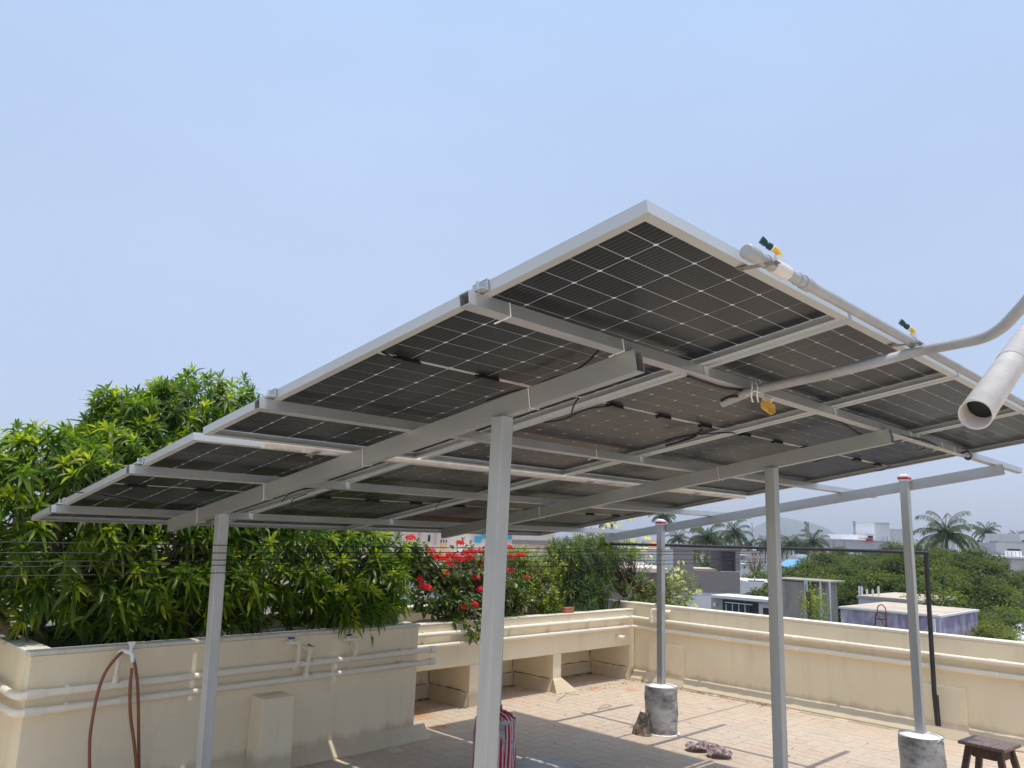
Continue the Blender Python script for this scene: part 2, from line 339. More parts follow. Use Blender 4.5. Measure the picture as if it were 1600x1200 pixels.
def rosettes(tips, axes, nl, L, Wd, up=(.1, .9), droop=(.3, 1.1), young=.25):
    """whorls of leaves round shoot tips"""
    P, D, U, Ln, Wi, Dr, Ti = [], [], [], [], [], [], []
    for p, a in zip(tips, axes):
        a = a/np.linalg.norm(a); b = np.cross(a, [0, 0, 1.]) if abs(a[2]) < .95 else np.array([1., 0, 0]); b /= np.linalg.norm(b); c = np.cross(a, b)
        m = int(npr.integers(nl[0], nl[1]+1)); ph = npr.uniform(0, 6.28); tip_young = npr.random() < young; tb = npr.uniform(0, .5)
        for j in range(m):
            th = ph+j*2.4; el = npr.uniform(*up)*(j/m*.8+.2) if m > 1 else .5
            e = 1.25-1.45*(j/m)  # inner leaves upright, outer ones spread
            d = (b*math.cos(th)+c*math.sin(th))*math.cos(e)+a*math.sin(e)
            P.append(p-a*(.045*j/m)); D.append(d); U.append(a+unit(1)[0]*.25)
            s = npr.uniform(.7, 1.1)*(0.55+.45*min(1, j/m*2)); Ln.append(L*s); Wi.append(Wd*s*npr.uniform(.85, 1.15)); Dr.append(npr.uniform(*droop)*(.4+.8*j/m))
            Ti.append(np.clip((.95 if (tip_young and j < m*.5) else tb)+npr.uniform(-.12, .2), 0, 1))
    return [np.array(x) for x in (P, D, U, Ln, Wi, Dr, Ti)]
# ------------------------------------------------------------------ solar array geometry frame
TILT, ZTOP = 0.16352, 2.529
CT, ST = math.cos(TILT), math.sin(TILT)
PIT, PW, PL, GAP, FH = 1.16312, 1.134, 2.278, 0.0895, 0.033
def pn(X, s, n): return Vector((X, s*CT+n*ST, -s*ST+n*CT+ZTOP))
NV = np.array([0, ST, CT])
def onpl(px, py, n):
    d = ray(px, py); c = NV@np.array(pn(0, 0, n)); t = (c-NV@CAM)/(NV@d); return Vector(CAM+d*t)

# ------------------------------------------------------------------ terrace floor: herringbone clay tiles
FX0, FX1, FY0, FY1 = -9.0, 7.2, -6.0, 6.05
floor = MB().box((FX0, FY0, -.30), (FX1+.15, FY1+.15, -.0022)).build("floor", MORTAR); floor['kind'] = 'structure'
uu = .125
def clear(x0, y0, x1, y1):
    if y1 > 4.60 and x0 < 3.13: return False
    if y1 > 5.87: return False
    return x1 < 7.2 and y1 < 6.0
bricks = []
for i in range(int(-1.0/uu), int(7.2/uu)+1):
    for j in range(int(-1.0/uu), int(6.0/uu)+1):
        v = (i-j) % 4
        if v == 0: x0, y0, x1, y1 = i*uu, j*uu, (i+2)*uu, (j+1)*uu; hz = True
        elif v == 3: x0, y0, x1, y1 = i*uu, j*uu, (i+1)*uu, (j+2)*uu; hz = False
        else: continue
        if not clear(x0, y0, x1, y1): continue
        c = np.array([(x0+x1)/2, (y0+y1)/2, 0]); d = c-CAM; z = d@FW
        if z < .5: continue
        px = 800+F_PX*(d@RT)/z; py = 600-F_PX*(d@UP)/z
        vis = -40 < px < 1640 and py < 1225
        hidden = (px < 655 and py < 1150)
        bricks.append((0 if (vis and not hidden) else 1, z, c[0], c[1], hz))
bricks.sort()
def brick_mesh(nm, a, b):
    g = .0017; h = .0014
    x, y = a/2-g, b/2-g; m = MB()
    m.add([(-x, -y, -.012), (x, -y, -.012), (x, y, -.012), (-x, y, -.012), (-x+h, -y+h, 0), (x-h, -y+h, 0), (x-h, y-h, 0), (-x+h, y-h, 0)],
          [(4, 5, 6, 7), (0, 1, 5, 4), (1, 2, 6, 5), (2, 3, 7, 6), (3, 0, 4, 7)])
    me = bpy.data.meshes.new(nm); me.from_pydata(m.v, [], m.f); me.materials.append(TILE); return me
bm_h, bm_v = brick_mesh("tile_long", 2*uu, uu), brick_mesh("tile_tall", uu, 2*uu)
for k, (vis, z, x, y, hz) in enumerate(bricks[:300]):
    o = link("tile", bm_h if hz else bm_v, floor); o.location = (x, y, rnd.uniform(-.0006, .0006)); o.rotation_euler = (rnd.uniform(-.004, .004), rnd.uniform(-.004, .004), rnd.uniform(-.006, .006))
V = []; Fc = []; T = []
for vis, z, x, y, hz in bricks[300:]:
    g = .0017; a, b = (uu-g, uu/2-g) if hz else (uu/2-g, uu-g); h = .0014; n0 = len(V); dz = rnd.uniform(-.0006, .0006)
    V += [(x-a, y-b, -.012), (x+a, y-b, -.012), (x+a, y+b, -.012), (x-a, y+b, -.012), (x-a+h, y-b+h, dz), (x+a-h, y-b+h, dz), (x+a-h, y+b-h, dz), (x-a+h, y+b-h, dz)]
    Fc += [tuple(n0+i for i in f) for f in [(4, 5, 6, 7), (0, 1, 5, 4), (1, 2, 6, 5), (2, 3, 7, 6), (3, 0, 4, 7)]]; T += [rnd.random()]*8
me = bpy.data.meshes.new("tile_field"); me.from_pydata(V, [], Fc); me.materials.append(TILE2)
a = me.attributes.new("tint", 'FLOAT', 'POINT'); a.data.foreach_set("value", T)
o = link("tile_field", me, floor); o['kind'] = 'stuff'

# ------------------------------------------------------------------ walls
def flare_x(m, x0, x1, y, s, w_=.10, h=.12):   # skirting along X in front of a wall at y (s=-1 towards the camera)
    m.prism([(y, .0), (y+s*w_, .0), (y+s*w_, .012), (y+s*.004, h), (y, h)], 0, x0, x1)
def flare_y(m, y0, y1, x, s, w_=.10, h=.12):
    vs = []
    for yy in (y0, y1): vs += [(x, yy, 0), (x+s*w_, yy, 0), (x+s*w_, yy, .012), (x+s*.004, yy, h), (x, yy, h)]
    m.add(vs, [(0, 1, 2, 3, 4), (9, 8, 7, 6, 5)]+[(i, (i+1) % 5, 5+(i+1) % 5, 5+i)[::-1] for i in range(5)])
rw = empty("parapet_wall", (7.2, 0, 0), "long cream parapet wall at the right side of the terrace, carrying two pipes", "wall")
rloc = rw.location
def rb(): return MB(rloc)
rb().box((7.2, FY0, 0), (7.34, 6.2, .90)).build("wall", CREAM, rw, .004, loc=(0, 0, 0))
rb().box((7.193, FY0, .902), (7.347, 6.2, .93)).build("coping", CAPW, rw, .006, loc=(0, 0, 0))
m = rb()
vs = []; nY = 110; ys = [FY0+(5.24-FY0)*i/nY for i in range(nY+1)]
for yy in ys:
    j = rnd.uniform(-.010, .010)*(1.6 if 3.9 < yy < 4.4 else .5); hh = .12+rnd.uniform(-.003, .003)
    vs += [(7.2, yy, 0), (7.10+j, yy, 0), (7.10+j, yy, .014), (7.194, yy, hh), (7.2, yy, hh)]
fs = []
for i in range(nY):
    for k in range(5):
        a_, b_ = i*5+k, i*5+(k+1) % 5; fs.append((a_, b_, b_+5, a_+5)[::-1])
m.add(vs, fs); m.build("skirting", CREAM, rw, loc=(0, 0, 0))
for (ya, yb, za, zb) in ((4.50, 5.0, .11, .475), (1.42, 1.83, .11, .455)):
    m = rb(); m.box((7.155, ya, za), (7.199, yb, zb)); m.build("boxed_panel", CREAM, rw, .004, loc=(0, 0, 0))
    m = rb(); m.prism([(ya-.05, 0), (yb+.05, 0), (yb, .118), (ya, .118)], 0, 7.09, 7.196)
    v = m.v; m.v = [(x+(.0 if z < .05 else (.055 if x < -.05 else 0)), y, z) for x, y, z in v]
    m.build("panel_base", CREAM, rw, loc=(0, 0, 0))
# back parapet
bw = empty("back_parapet_wall", (3, 5.97, 0), "cream parapet wall behind the flowering plants, at the back of the terrace", "wall")
MB((3, 5.97, 0)).box((-9, 5.97, 0), (7.19, 6.12, .915)).build("wall", CREAM, bw, .004, loc=(0, 0, 0))
MB((3, 5.97, 0)).box((-9, 5.963, .917), (7.19, 6.127, .94)).build("coping", CAPW, bw, .005, loc=(0, 0, 0))
# raised planter over niches
NO = (5.2, 5.25, 0)
nb = empty("niche_planter", NO, "long cream raised planter with open niches beneath it, along the back of the terrace", "planter")
def nbm(): return MB(NO)
nbm().box((3.14, 5.25, .41), (7.19, 5.36, .835)).build("fascia", CREAM, nb, .005, loc=(0, 0, 0))
nbm().box((3.14, 5.243, .837), (7.19, 5.367, .852)).build("planter_rim", CAPW, nb, .004, loc=(0, 0, 0))
nbm().box((3.14, 5.362, .41), (7.19, 5.96, .50)).build("planter_floor", CREAM, nb, loc=(0, 0, 0))
nbm().box((3.14, 5.90, 0), (7.19, 5.965, .408)).build("niche_back", CREAM, nb, loc=(0, 0, 0))
for (xa, xb, fl) in ((4.35, 4.48, 0), (5.64, 5.78, .20), (7.10, 7.19, 0)):
    m = nbm(); m.box((xa, 5.25, 0), (xb, 5.899, .409)); m.build("pier", CREAM, nb, .003, loc=(0, 0, 0))
    if fl:
        m = nbm(); m.hexa([(xa-.07, 5.13, 0), (xb+.16, 5.13, 0), (xb+.12, 5.248, 0), (xa-.02, 5.248, 0), (xa-.06, 5.14, .012), (xb+.15, 5.14, .012), (xb, 5.248, .15), (xa, 5.248, .15)]); m.build("pier_base", CREAM, nb, .003, loc=(0, 0, 0))
for (xa, xb) in ((3.14, 4.35), (4.48, 5.64), (5.78, 7.10)):
    m = nbm(); flare_x(m, xa, xb, 5.899, -1, .06, .13)
    m.prism([(xb, 0), (xb-.05, 0), (xb-.004, .14), (xb, .14)], 1, 5.26, 5.84) if False else None
    vs = []
    for yy in (5.26, 5.838): vs += [(xb-.001, yy, 0), (xb-.06, yy, 0), (xb-.004, yy, .14), (xb-.001, yy, .14)]
    m.add(vs, [(0, 1, 2, 3), (7, 6, 5, 4), (0, 4, 5, 1), (1, 5, 6, 2), (2, 6, 7, 3), (3, 7, 4, 0)])
    m.build("niche_skirting", CREAM, nb, loc=(0, 0, 0))
    jit = lambda: rnd.uniform(-.006, .006)
    m = nbm(); L1 = [(xa+.02+(xb-xa-.05)*k/24, 5.893, .132+jit()) for k in range(25)]; m.tube(L1, [rnd.uniform(.0012, .0045) for _ in L1], 4)
    L2 = [(xb-.006, 5.30+.58*k/16, .142+jit()) for k in range(17)]; m.tube(L2, [rnd.uniform(.0012, .0045) for _ in L2], 4)
    L3 = [(xb-.006+jit()*.3, 5.893, .15+.25*k/10) for k in range(11)]; m.tube(L3, [rnd.uniform(.001, .004) for _ in L3], 4); m.build("crack", SOIL, nb, loc=(0, 0, 0))
    # dirt and dry leaves swept into the niche corner
    m = nbm()
    for _ in range(60):
        t_ = abs(rnd.gauss(0, .35)); x = xb-.10-min(t_, .9); y = 5.80-abs(rnd.gauss(0, .035)); s_ = rnd.uniform(.006, .02); a_ = rnd.uniform(0, 6)
        z = rnd.uniform(.003, .012)
        m.add([(x+s_*math.cos(a_), y+s_*math.sin(a_)*.6, z), (x-s_*math.sin(a_), y+s_*.5*math.cos(a_), z+.006), (x-s_*math.cos(a_), y-s_*.6*math.sin(a_), z), (x+s_*math.sin(a_), y-s_*.5*math.cos(a_), z-.001)], [(0, 1, 2, 3)])
    m.build("dry_litter", SOIL, nb, loc=(0, 0, 0))['kind'] = 'stuff'
o = nbm()
nx, ny = 60, 8; vs = [(3.14+4.05*i/nx, 5.362+.60*j/ny, .79+rnd.uniform(-.012, .012)) for i in range(nx+1) for j in range(ny+1)]
o.add(vs, [(i*(ny+1)+j, (i+1)*(ny+1)+j, (i+1)*(ny+1)+j+1, i*(ny+1)+j+1) for i in range(nx) for j in range(ny)]); o.build("soil", SOIL, nb, loc=(0, 0, 0))
# front planter with the mango trees
MO = (1.6, 4.6, 0)
mp = empty("front_planter", MO, "tall cream planter box holding the mango trees, at the lower left", "planter")
def mm_(): return MB(MO)
m = mm_(); m.box((.11, 4.61, 0), (3.13, 4.72, .925)); m.build("front_wall", CREAM, mp, .005, loc=(0, 0, 0))
m = mm_(); m.box((.11, 4.722, 0), (.25, 5.96, .925)); m.build("side_wall", CREAM, mp, .005, loc=(0, 0, 0))
m = mm_(); m.box((2.97, 4.722, 0), (3.13, 5.02, .925)); m.build("end_wall", CREAM, mp, .005, loc=(0, 0, 0))
m = mm_(); m.box((1.3, 4.93, 0), (2.968, 5.02, .925)); m.build("rear_wall", CREAM, mp, .004, loc=(0, 0, 0))
rim_mat = paint("peeling_rim_paint", (.72, .68, .58), (.25, .24, .22), amt=1.3, scale=4, base_dirt=False)
m = mm_()
m.box((.10, 4.60, .927), (3.14, 4.725, .952)); m.box((.10, 4.727, .927), (.255, 5.96, .952)); m.box((2.96, 4.727, .927), (3.14, 5.03, .952)); m.box((1.3, 4.925, .927), (2.958, 5.03, .952))
m.build("rim", rim_mat, mp, .006, loc=(0, 0, 0))
m = mm_(); flare_x(m, .0, 3.24, 4.609, -1, .10, .115)
m.build("skirting", CREAM, mp, loc=(0, 0, 0))
m = mm_(); vs = []
for yy in (4.51, 5.02): vs += [(3.131, yy, 0), (3.24, yy, 0), (3.24, yy, .012), (3.137, yy if yy > 4.6 else 4.61, .115), (3.131, yy if yy > 4.6 else 4.61, .115)]
m.add(vs, [(0, 1, 2, 3, 4), (9, 8, 7, 6, 5)]+[(i, (i+1) % 5, 5+(i+1) % 5, 5+i)[::-1] for i in range(5)]); m.build("end_skirting", CREAM, mp, loc=(0, 0, 0))
m = mm_(); m.box((.252, 4.722, .5), (1.3, 5.96, .84)); m.box((1.3, 4.722, .5), (2.968, 4.93, .84)); m.build("soil", SOIL, mp, loc=(0, 0, 0))
m = mm_(); m.hexa([(1.585, 4.41, 0), (1.85, 4.41, 0), (1.85, 4.608, 0), (1.585, 4.608, 0), (1.595, 4.42, .53), (1.84, 4.42, .53), (1.84, 4.608, .535), (1.595, 4.608, .535)])
m.build("boxed_stub", CREAM, mp, .006, loc=(0, 0, 0))

# ------------------------------------------------------------------ pipes on the walls
def pipe_run(name, pts, rad, label, group, couplings, clips=(), caps=(), mat=CREAM2):
    e = empty(name, pts[0], label, "pipe", group); o0 = Vector(pts[0])
    MB(o0).tube(pts, rad, 14).build("pipe", mat, e, loc=(0, 0, 0))
    for a, b in couplings: MB(o0).tube([a, b], rad*1.22, 14).build("coupling", mat, e, loc=(0, 0, 0))
    for a, b in caps: MB(o0).tube([a, b], rad*1.3, 14).build("end_cap", mat, e, loc=(0, 0, 0))
    for c, ax in clips:
        m = MB(o0); c = Vector(c); d = Vector((.012, 0, 0)) if ax == 0 else Vector((0, .012, 0)); m.tube([c-d, c+d], rad*1.12, 12)
        if ax == 0: m.box((c.x-.008, c.y, c.z+rad*.7), (c.x+.008, c.y+.06, c.z+rad*1.35))
        else: m.box((c.x, c.y-.008, c.z+rad*.7), (c.x+.045, c.y+.008, c.z+rad*1.35))
        m.build("pipe_clip", mat, e, loc=(0, 0, 0))
    return e
r0 = .0235
for z, lb in ((.728, "upper"), (.628, "lower")):
    yy = 4.562; zz = z
    pts = smooth_path([(.06, 5.9, zz-.03), (.06, 4.70, zz-.03)], 1)+[Vector((.065, 4.60, zz-.025)), Vector((.085, 4.57, zz-.024)), Vector((.12, yy, zz-.02)), Vector((3.26, yy, zz+.004))]
    pipe_run("wall_pipe", pts, r0, lb+" cream pipe along the front planter, below its rim", "cream pipes on the front planter",
             [((.10, yy, zz-.02), (.20, yy, zz-.02)), ((.64, yy, zz-.014), (.74, yy, zz-.014)), ((2.05, yy, zz-.003), (2.13, yy, zz-.003)), ((2.9, yy, zz+.003), (2.95, yy, zz+.003))],
             [((.33, yy, zz-.017), 0), ((1.30, yy, zz-.01), 0), ((2.40, yy, zz), 0), ((2.92, yy, zz), 0)], [((3.225, yy, zz+.004), (3.285, yy, zz+.004))])
for z, lb in ((.752, "upper"), (.642, "lower")):
    pts = [(3.16, 5.215, z), (7.05, 5.215, z), (7.12, 5.20, z), (7.152, 5.15, z-.005), (7.158, 5.0, z-.008), (7.158, -4, z-.025)]
    pipe_run("wall_pipe", pts, r0*.95, lb+" cream pipe turning the back corner onto the right parapet", "cream pipes round the back corner",
             [((x, 5.215, z), (x+.07, 5.215, z)) for x in (4.3, 5.5, 6.2, 6.9)]+[((7.158, y, z-.016), (7.158, y-.07, z-.016)) for y in (4.9, 3.1, 1.2)],
             [((x, 5.215, z), 0) for x in (3.7, 4.9, 5.9, 6.6)]+[((7.158, y, z-.015), 1) for y in (4.2, 3.25, 2.55, 1.7, .8)])
# taps and risers on the front planter
def tap(x, y, z, handle, label, riser_to, rx=None):
    e = empty("garden_tap", (x, y, z), label, "tap"); m = MB((x, y, z)); rx = x if rx is None else rx
    m.tube(smooth_path([(x, 4.605, z), (x, y, z), (x+.05, y-.012, z+.004), (x+.075, y-.012, z-.03), (x+.075, y-.012, riser_to+.05), (x+.06, y-.008, riser_to+.01), (x+.03, y-.002, riser_to)], 5), .014, 12)
    m.tube([(x+.045, y-.012, z+.004), (x+.08, y-.012, z+.004)], .02, 12); m.tube([(x+.075, y-.012, z-.05), (x+.075, y-.012, z-.08)], .019, 12); m.tube([(x+.075, y-.012, riser_to+.06), (x+.075, y-.012, riser_to+.03)], .019, 12)
    m.tube([(x+.004, y, z), (x+.004, y, z+.03)], .012, 10); m.build("riser", CREAM2, e, loc=(0, 0, 0))
    m = MB((x, y, z)); m.box((x-.018, y-.010, z+.032), (x+.035, y+.010, z+.044)); m.box((x-.004, y-.008, z+.025), (x+.012, y+.008, z+.034)); m.build("handle", handle, e, .003, loc=(0, 0, 0))
tap(1.84, 4.55, .885, BLUE, "blue handled tap above the boxed stub, left of the black handled one", .70)
tap(2.36, 4.55, .875, BLUE, "blue handled tap partly hidden by drooping mango leaves", .73)
e = empty("garden_tap", (2.02, 4.55, .85), "black handled tap on an upright riser, between the blue handled ones", "tap")
m = MB((2.02, 4.55, .85)); m.tube([(2.02, 4.55, .84), (2.005, 4.545, .74), (2.0, 4.55, .64)], .0165, 12); m.tube([(2.02, 4.55, .845), (2.02, 4.548, .79)], .021, 12); m.tube([(2.0, 4.55, .66), (2.0, 4.55, .615)], .024, 12); m.tube([(2.02, 4.56, .825), (1.94, 4.605, .85)], .015, 10); m.build("riser", CREAM2, e, loc=(0, 0, 0))
m = MB((2.02, 4.55, .85)); m.hexa([(2.0, 4.54, .858), (2.03, 4.54, .85), (2.03, 4.56, .85), (2.0, 4.56, .858), (2.0, 4.54, .87), (2.06, 4.54, .842), (2.06, 4.56, .842), (2.0, 4.56, .87)]); m.build("handle", BLACK, e, .002, loc=(0, 0, 0))
# small drain down-pipes, white sunlit rings
e = empty("drain_outlet", (2.2, 4.57, .66), "thin cream drain tube crossing both planter pipes", "drain")
m = MB((2.2, 4.57, .66)); m.tube([(2.235, 4.545, .705), (2.235, 4.545, .50)], .011, 10); m.build("drain_tube", CREAM2, e, loc=(0, 0, 0))
e = empty("wall_tap", (7.1, 4.86, .80), "cream valve with a black lever where the pipes meet in the back corner", "valve")
m = MB((7.1, 4.86, .80)); 
m.tube(smooth_path([(7.15, 4.93, .745), (7.12, 4.93, .76), (7.12, 4.93, .84), (7.13, 4.90, .87), (7.14, 4.80, .87), (7.16, 4.74, .86), (7.19, 4.70, .86)], 5), .022, 12); m.tube([(7.13, 4.84, .87), (7.13, 4.77, .87)], .038, 14); m.tube([(7.12, 4.93, .79), (7.12, 4.93, .72)], .033, 12); m.tube([(7.13, 4.81, .89), (7.13, 4.81, .93)], .018, 10); m.build("valve_body", CREAM2, e, loc=(0, 0, 0))
m = MB((7.1, 4.86, .80)); m.box((7.12, 4.79, .931), (7.14, 4.88, .945)); m.build("handle", BLACK, e, .003, loc=(0, 0, 0))
e = empty("overflow_pipe", (6.82, 5.2, .52), "short white overflow stub poking out of the niche planter fascia", "pipe stub")
m = MB((6.82, 5.2, .52)); m.pipe([(6.86, 5.15, .525), (6.80, 5.27, .53)], .024, .018, 16); m.build("stub", CREAM2, e, loc=(0, 0, 0))
# white tap with the brown hose
tp = on(204, 1022, 1, 4.50)
e = empty("white_tap", tp, "white plastic tap with a cross handle at the left end of the front planter", "tap")
m = MB(tp); x, y, z = tp
m.tube(smooth_path([(x-.055, 4.56, .74), (x-.055, 4.545, z-.07), (x-.055, 4.54, z+.0), (x-.04, 4.53, z+.02), (x-.01, y+.01, z+.012)], 5), .014, 12)
m.tube([(x-.055, 4.56, .72), (x-.055, 4.55, .78)], .019, 12); m.tube([(x-.055, 4.54, z-.03), (x-.055, 4.54, z-.005)], .018, 12); m.build("riser", CREAM2, e, loc=(0, 0, 0))
m = MB(tp); m.tube([(x-.03, y+.02, z+.016), (x, y, z+.01), (x+.012, y-.01, z-.01), (x+.014, y-.012, z-.05)], [.013, .015, .015, .011], 12); m.tube([(x, y, z+.01), (x+.001, y, z+.05)], .010, 10); m.build("tap_body", WHITE, e, loc=(0, 0, 0))
m = MB(tp); m.hexa([(x-.008, y-.008, z+.042), (x+.010, y-.008, z+.042), (x+.010, y+.008, z+.042), (x-.008, y+.008, z+.042), (x-.024, y-.012, z+.078), (x+.026, y-.012, z+.078), (x+.026, y+.012, z+.078), (x-.024, y+.012, z+.078)]); m.build("handle", WHITE, e, .003, loc=(0, 0, 0))
h1 = [on(206, 1044, 1, 4.47), on(203, 1080, 1, 4.46), on(204, 1120, 1, 4.46), on(210, 1165, 1, 4.45), on(215, 1215, 1, 4.45)]
h2 = [on(219, 1240, 1, 4.46), on(217, 1180, 1, 4.47), on(216, 1100, 1, 4.48), on(214, 1060, 1, 4.49), on(208, 1028, 1, 4.52), on(198, 1018, 1, 4.53), on(186, 1023, 1, 4.52), on(165, 1050, 1, 4.50), on(153, 1082, 1, 4.49), on(145, 1120, 1, 4.48), on(140, 1160, 1, 4.47), on(141, 1215, 1, 4.46)]
hz0 = Vector((.7, 4.46, .1))
m = MB(hz0); m.tube(smooth_path(h1+[on(222, 1260, 1, 4.40)], 6), .0105, 10); m.tube(smooth_path([on(228, 1275, 1, 4.35)]+h2+[on(150, 1275, 1, 4.40)], 6), .0100, 10)
o = m.build("garden_hose", HOSE); tag(o, "brown rubber hose looped over the white tap and hanging to the floor", "hose")

# ------------------------------------------------------------------ support frame of the solar canopy
sf = empty("panel_support_frame", (2.9, 2.3, 0), "grey metal frame of posts, rafters and purlins carrying the solar panels", "canopy frame")
SO = Vector((2.9, 2.3, 0))
def hollow(m, o, ex, ey, ez, L, wy, wz, th=.003):
    """open-ended rectangular tube: origin o, axis ex length L, section wy x wz centred"""
    V = []
    for t in (0, L):
        for (a, b) in ((wy/2, wz/2), (wy/2-th, wz/2-th)):
            for (sy, sz) in ((-1, -1), (1, -1), (1, 1), (-1, 1)): V.append(o+ex*t+ey*(sy*a)+ez*(sz*b))
    f = []
    for k in range(4):
        k2 = (k+1) % 4
        f += [(k, k2, 8+k2, 8+k)[::-1], (4+k, 4+k2, 12+k2, 12+k), (k, k2, 4+k2, 4+k), (8+k, 8+k2, 12+k2, 12+k)[::-1]]
    m.add(V, f)
EX = Vector((1, 0, 0)); ES = Vector((0, CT, -ST)); EN = Vector((0, ST, CT))
PS = [.572, 1.712, 2.945, 4.085]
for s in PS:
    m = MB(SO); hollow(m, pn(-.055, s, -FH-.0205), EX, ES, EN, 5.94, .040, .040); m.build("purlin", METAL, sf, loc=(0, 0, 0))
RX = [.665, 2.925, 5.125]
for x in RX:
    m = MB(SO); hollow(m, pn(x, .520, -.1125), ES, EX, EN, 3.66, .042, .076); m.build("rafter", METAL_D, sf, loc=(0, 0, 0))
def post(xt, yt, xb, yb, ztop, cap=False, wrap=None):
    m = MB(SO); h = .030
    q = []
    for (x, y, z) in ((xb, yb, .40), (xt, yt, ztop)): q += [(x-h, y-h, z), (x+h, y-h, z), (x+h, y+h, z), (x-h, y+h, z)]
    m.hexa(q); p = m.build("post", POSTM, sf, .004, loc=(0, 0, 0))
    m = MB(SO); n = 40
    for k in range(10):
        pass
    vs = []; rings = 10
    for i in range(rings+1):
        z = .415*i/rings
        for k in range(n):
            a_ = 2*math.pi*k/n; r_ = .150+.004*math.sin(a_*3+i)+rnd.uniform(-.0015, .0015); vs.append((xb+r_*math.cos(a_), yb+r_*math.sin(a_), z))
    fs = [(i*n+k, i*n+(k+1) % n, (i+1)*n+(k+1) % n, (i+1)*n+k) for i in range(rings) for k in range(n)]
    m.add(vs, fs, True); pd = m.build("pedestal", CONC, sf, loc=(0, 0, 0))
    m = MB(SO); vs = [(xb, yb, .428)]+[(xb+.09*math.cos(2*math.pi*k/n), yb+.09*math.sin(2*math.pi*k/n), .425+rnd.uniform(-.003, .003)) for k in range(n)]+[(xb+.151*math.cos(2*math.pi*k/n), yb+.151*math.sin(2*math.pi*k/n), .410-(.018 if rnd.random() < .35 else 0)*rnd.random()) for k in range(n)]
    fs = [(0, 1+k, 1+(k+1) % n) for k in range(n)]+[(1+k, 1+n+k, 1+n+(k+1) % n, 1+(k+1) % n) for k in range(n)]
    m.add(vs, fs, True); m.build("pedestal_top", LIME, pd, loc=(0, 0, 0))
    m = MB(SO); vs = []
    for k in range(n):
        a_ = 2*math.pi*k/n; j = rnd.uniform(0, .012); vs += [(xb+.148*math.cos(a_), yb+.148*math.sin(a_), .010), (xb+(.162+j)*math.cos(a_), yb+(.162+j)*math.sin(a_), .0025)]
    m.add(vs, [(2*k, 2*k+1, (2*k+3) % (2*n), (2*k+2) % (2*n)) for k in range(n)]); m.build("pedestal_collar", LIME, pd, loc=(0, 0, 0))
    if cap:
        m = MB(SO); m.box((xt-.036, yt-.036, ztop-.012), (xt+.036, yt+.036, ztop+.03)); m.hexa([(xt-.03, yt-.03, ztop+.03), (xt+.03, yt-.03, ztop+.03), (xt+.03, yt+.03, ztop+.03), (xt-.03, yt+.03, ztop+.03), (xt-.018, yt-.02, ztop+.042), (xt+.02, yt-.018, ztop+.040), (xt+.018, yt+.02, ztop+.044), (xt-.02, yt+.018, ztop+.038)])
        m.add([(xt-.0365, yt-.0365, ztop-.01), (xt-.0365, yt-.02, ztop-.01), (xt-.037, yt-.034, ztop-.045)], [(0, 1, 2), (2, 1, 0)])
        c = m.build("post_cap", WHITE, p, .003, loc=(0, 0, 0))
        m = MB(SO); m.box((xt-.0385, yt-.0385, ztop-.002), (xt+.0385, yt+.0385, ztop+.016)); m.build("tape", RED, c, loc=(0, 0, 0))
    return p
def rz(x, y, extra=0):    # underside of the rafter plane above (x, y)
    s = (y-ST*(-.150))/CT; return (pn(x, s, -.1505)).z+extra
post(.652, 1.115, .635, 1.13, rz(0, 1.09)); post(.665, 3.40, .690, 3.375, rz(0, 3.37))
post(2.905, 1.165, 2.905, 1.16, rz(0, 1.14)); post(2.93, 3.41, 2.93, 3.41, rz(0, 3.38))
post(5.070, 3.40, 5.08, 3.405, rz(0, 3.40)+.085, cap=True); post(5.070, 1.155, 5.065, 1.145, rz(0, 1.15)+.085, cap=True)
# clamps at the panel edges and where panels meet, over each purlin
for s in PS:
    for x in [0]+[PIT*k-.0146 for k in (1, 2, 3)]+[3*PIT+PW]:
        m = MB(SO)
        A = lambda dx, ds, n: pn(x+dx, s+ds, n)
        def pbox(m, x0, x1, s0, s1, n0, n1): m.hexa([pn(x0, s0, n0), pn(x1, s0, n0), pn(x1, s1, n0), pn(x0, s1, n0), pn(x0, s0, n1), pn(x1, s0, n1), pn(x1, s1, n1), pn(x0, s1, n1)])
        if x == 0: pbox(m, -.030, -.004, s-.045, s+.015, -.030, -.026); pbox(m, -.006, -.002, s-.045, s+.015, -.030, .004); pbox(m, -.006, .008, s-.045, s+.015, .001, .005); m.tube([pn(-.018, s-.018, -.033), pn(-.018, s-.018, .002)], .004, 8)
        elif x > 4: pbox(m, x+.002, x+.006, s-.03, s+.03, -.031, .004); pbox(m, x-.008, x+.006, s-.03, s+.03, .001, .005); pbox(m, x+.004, x+.03, s-.03, s+.03, -.031, -.027)
        else: pbox(m, x-.012, x+.012, s-.03, s+.03, .001, .005); m.tube([pn(x, s, -.045), pn(x, s, .012)], .005, 8); pbox(m, x-.018, x+.018, s-.0222, s-.0205, -.072, -.034)
        m.build("panel_clamp", METAL, sf, .0008, loc=(0, 0, 0))
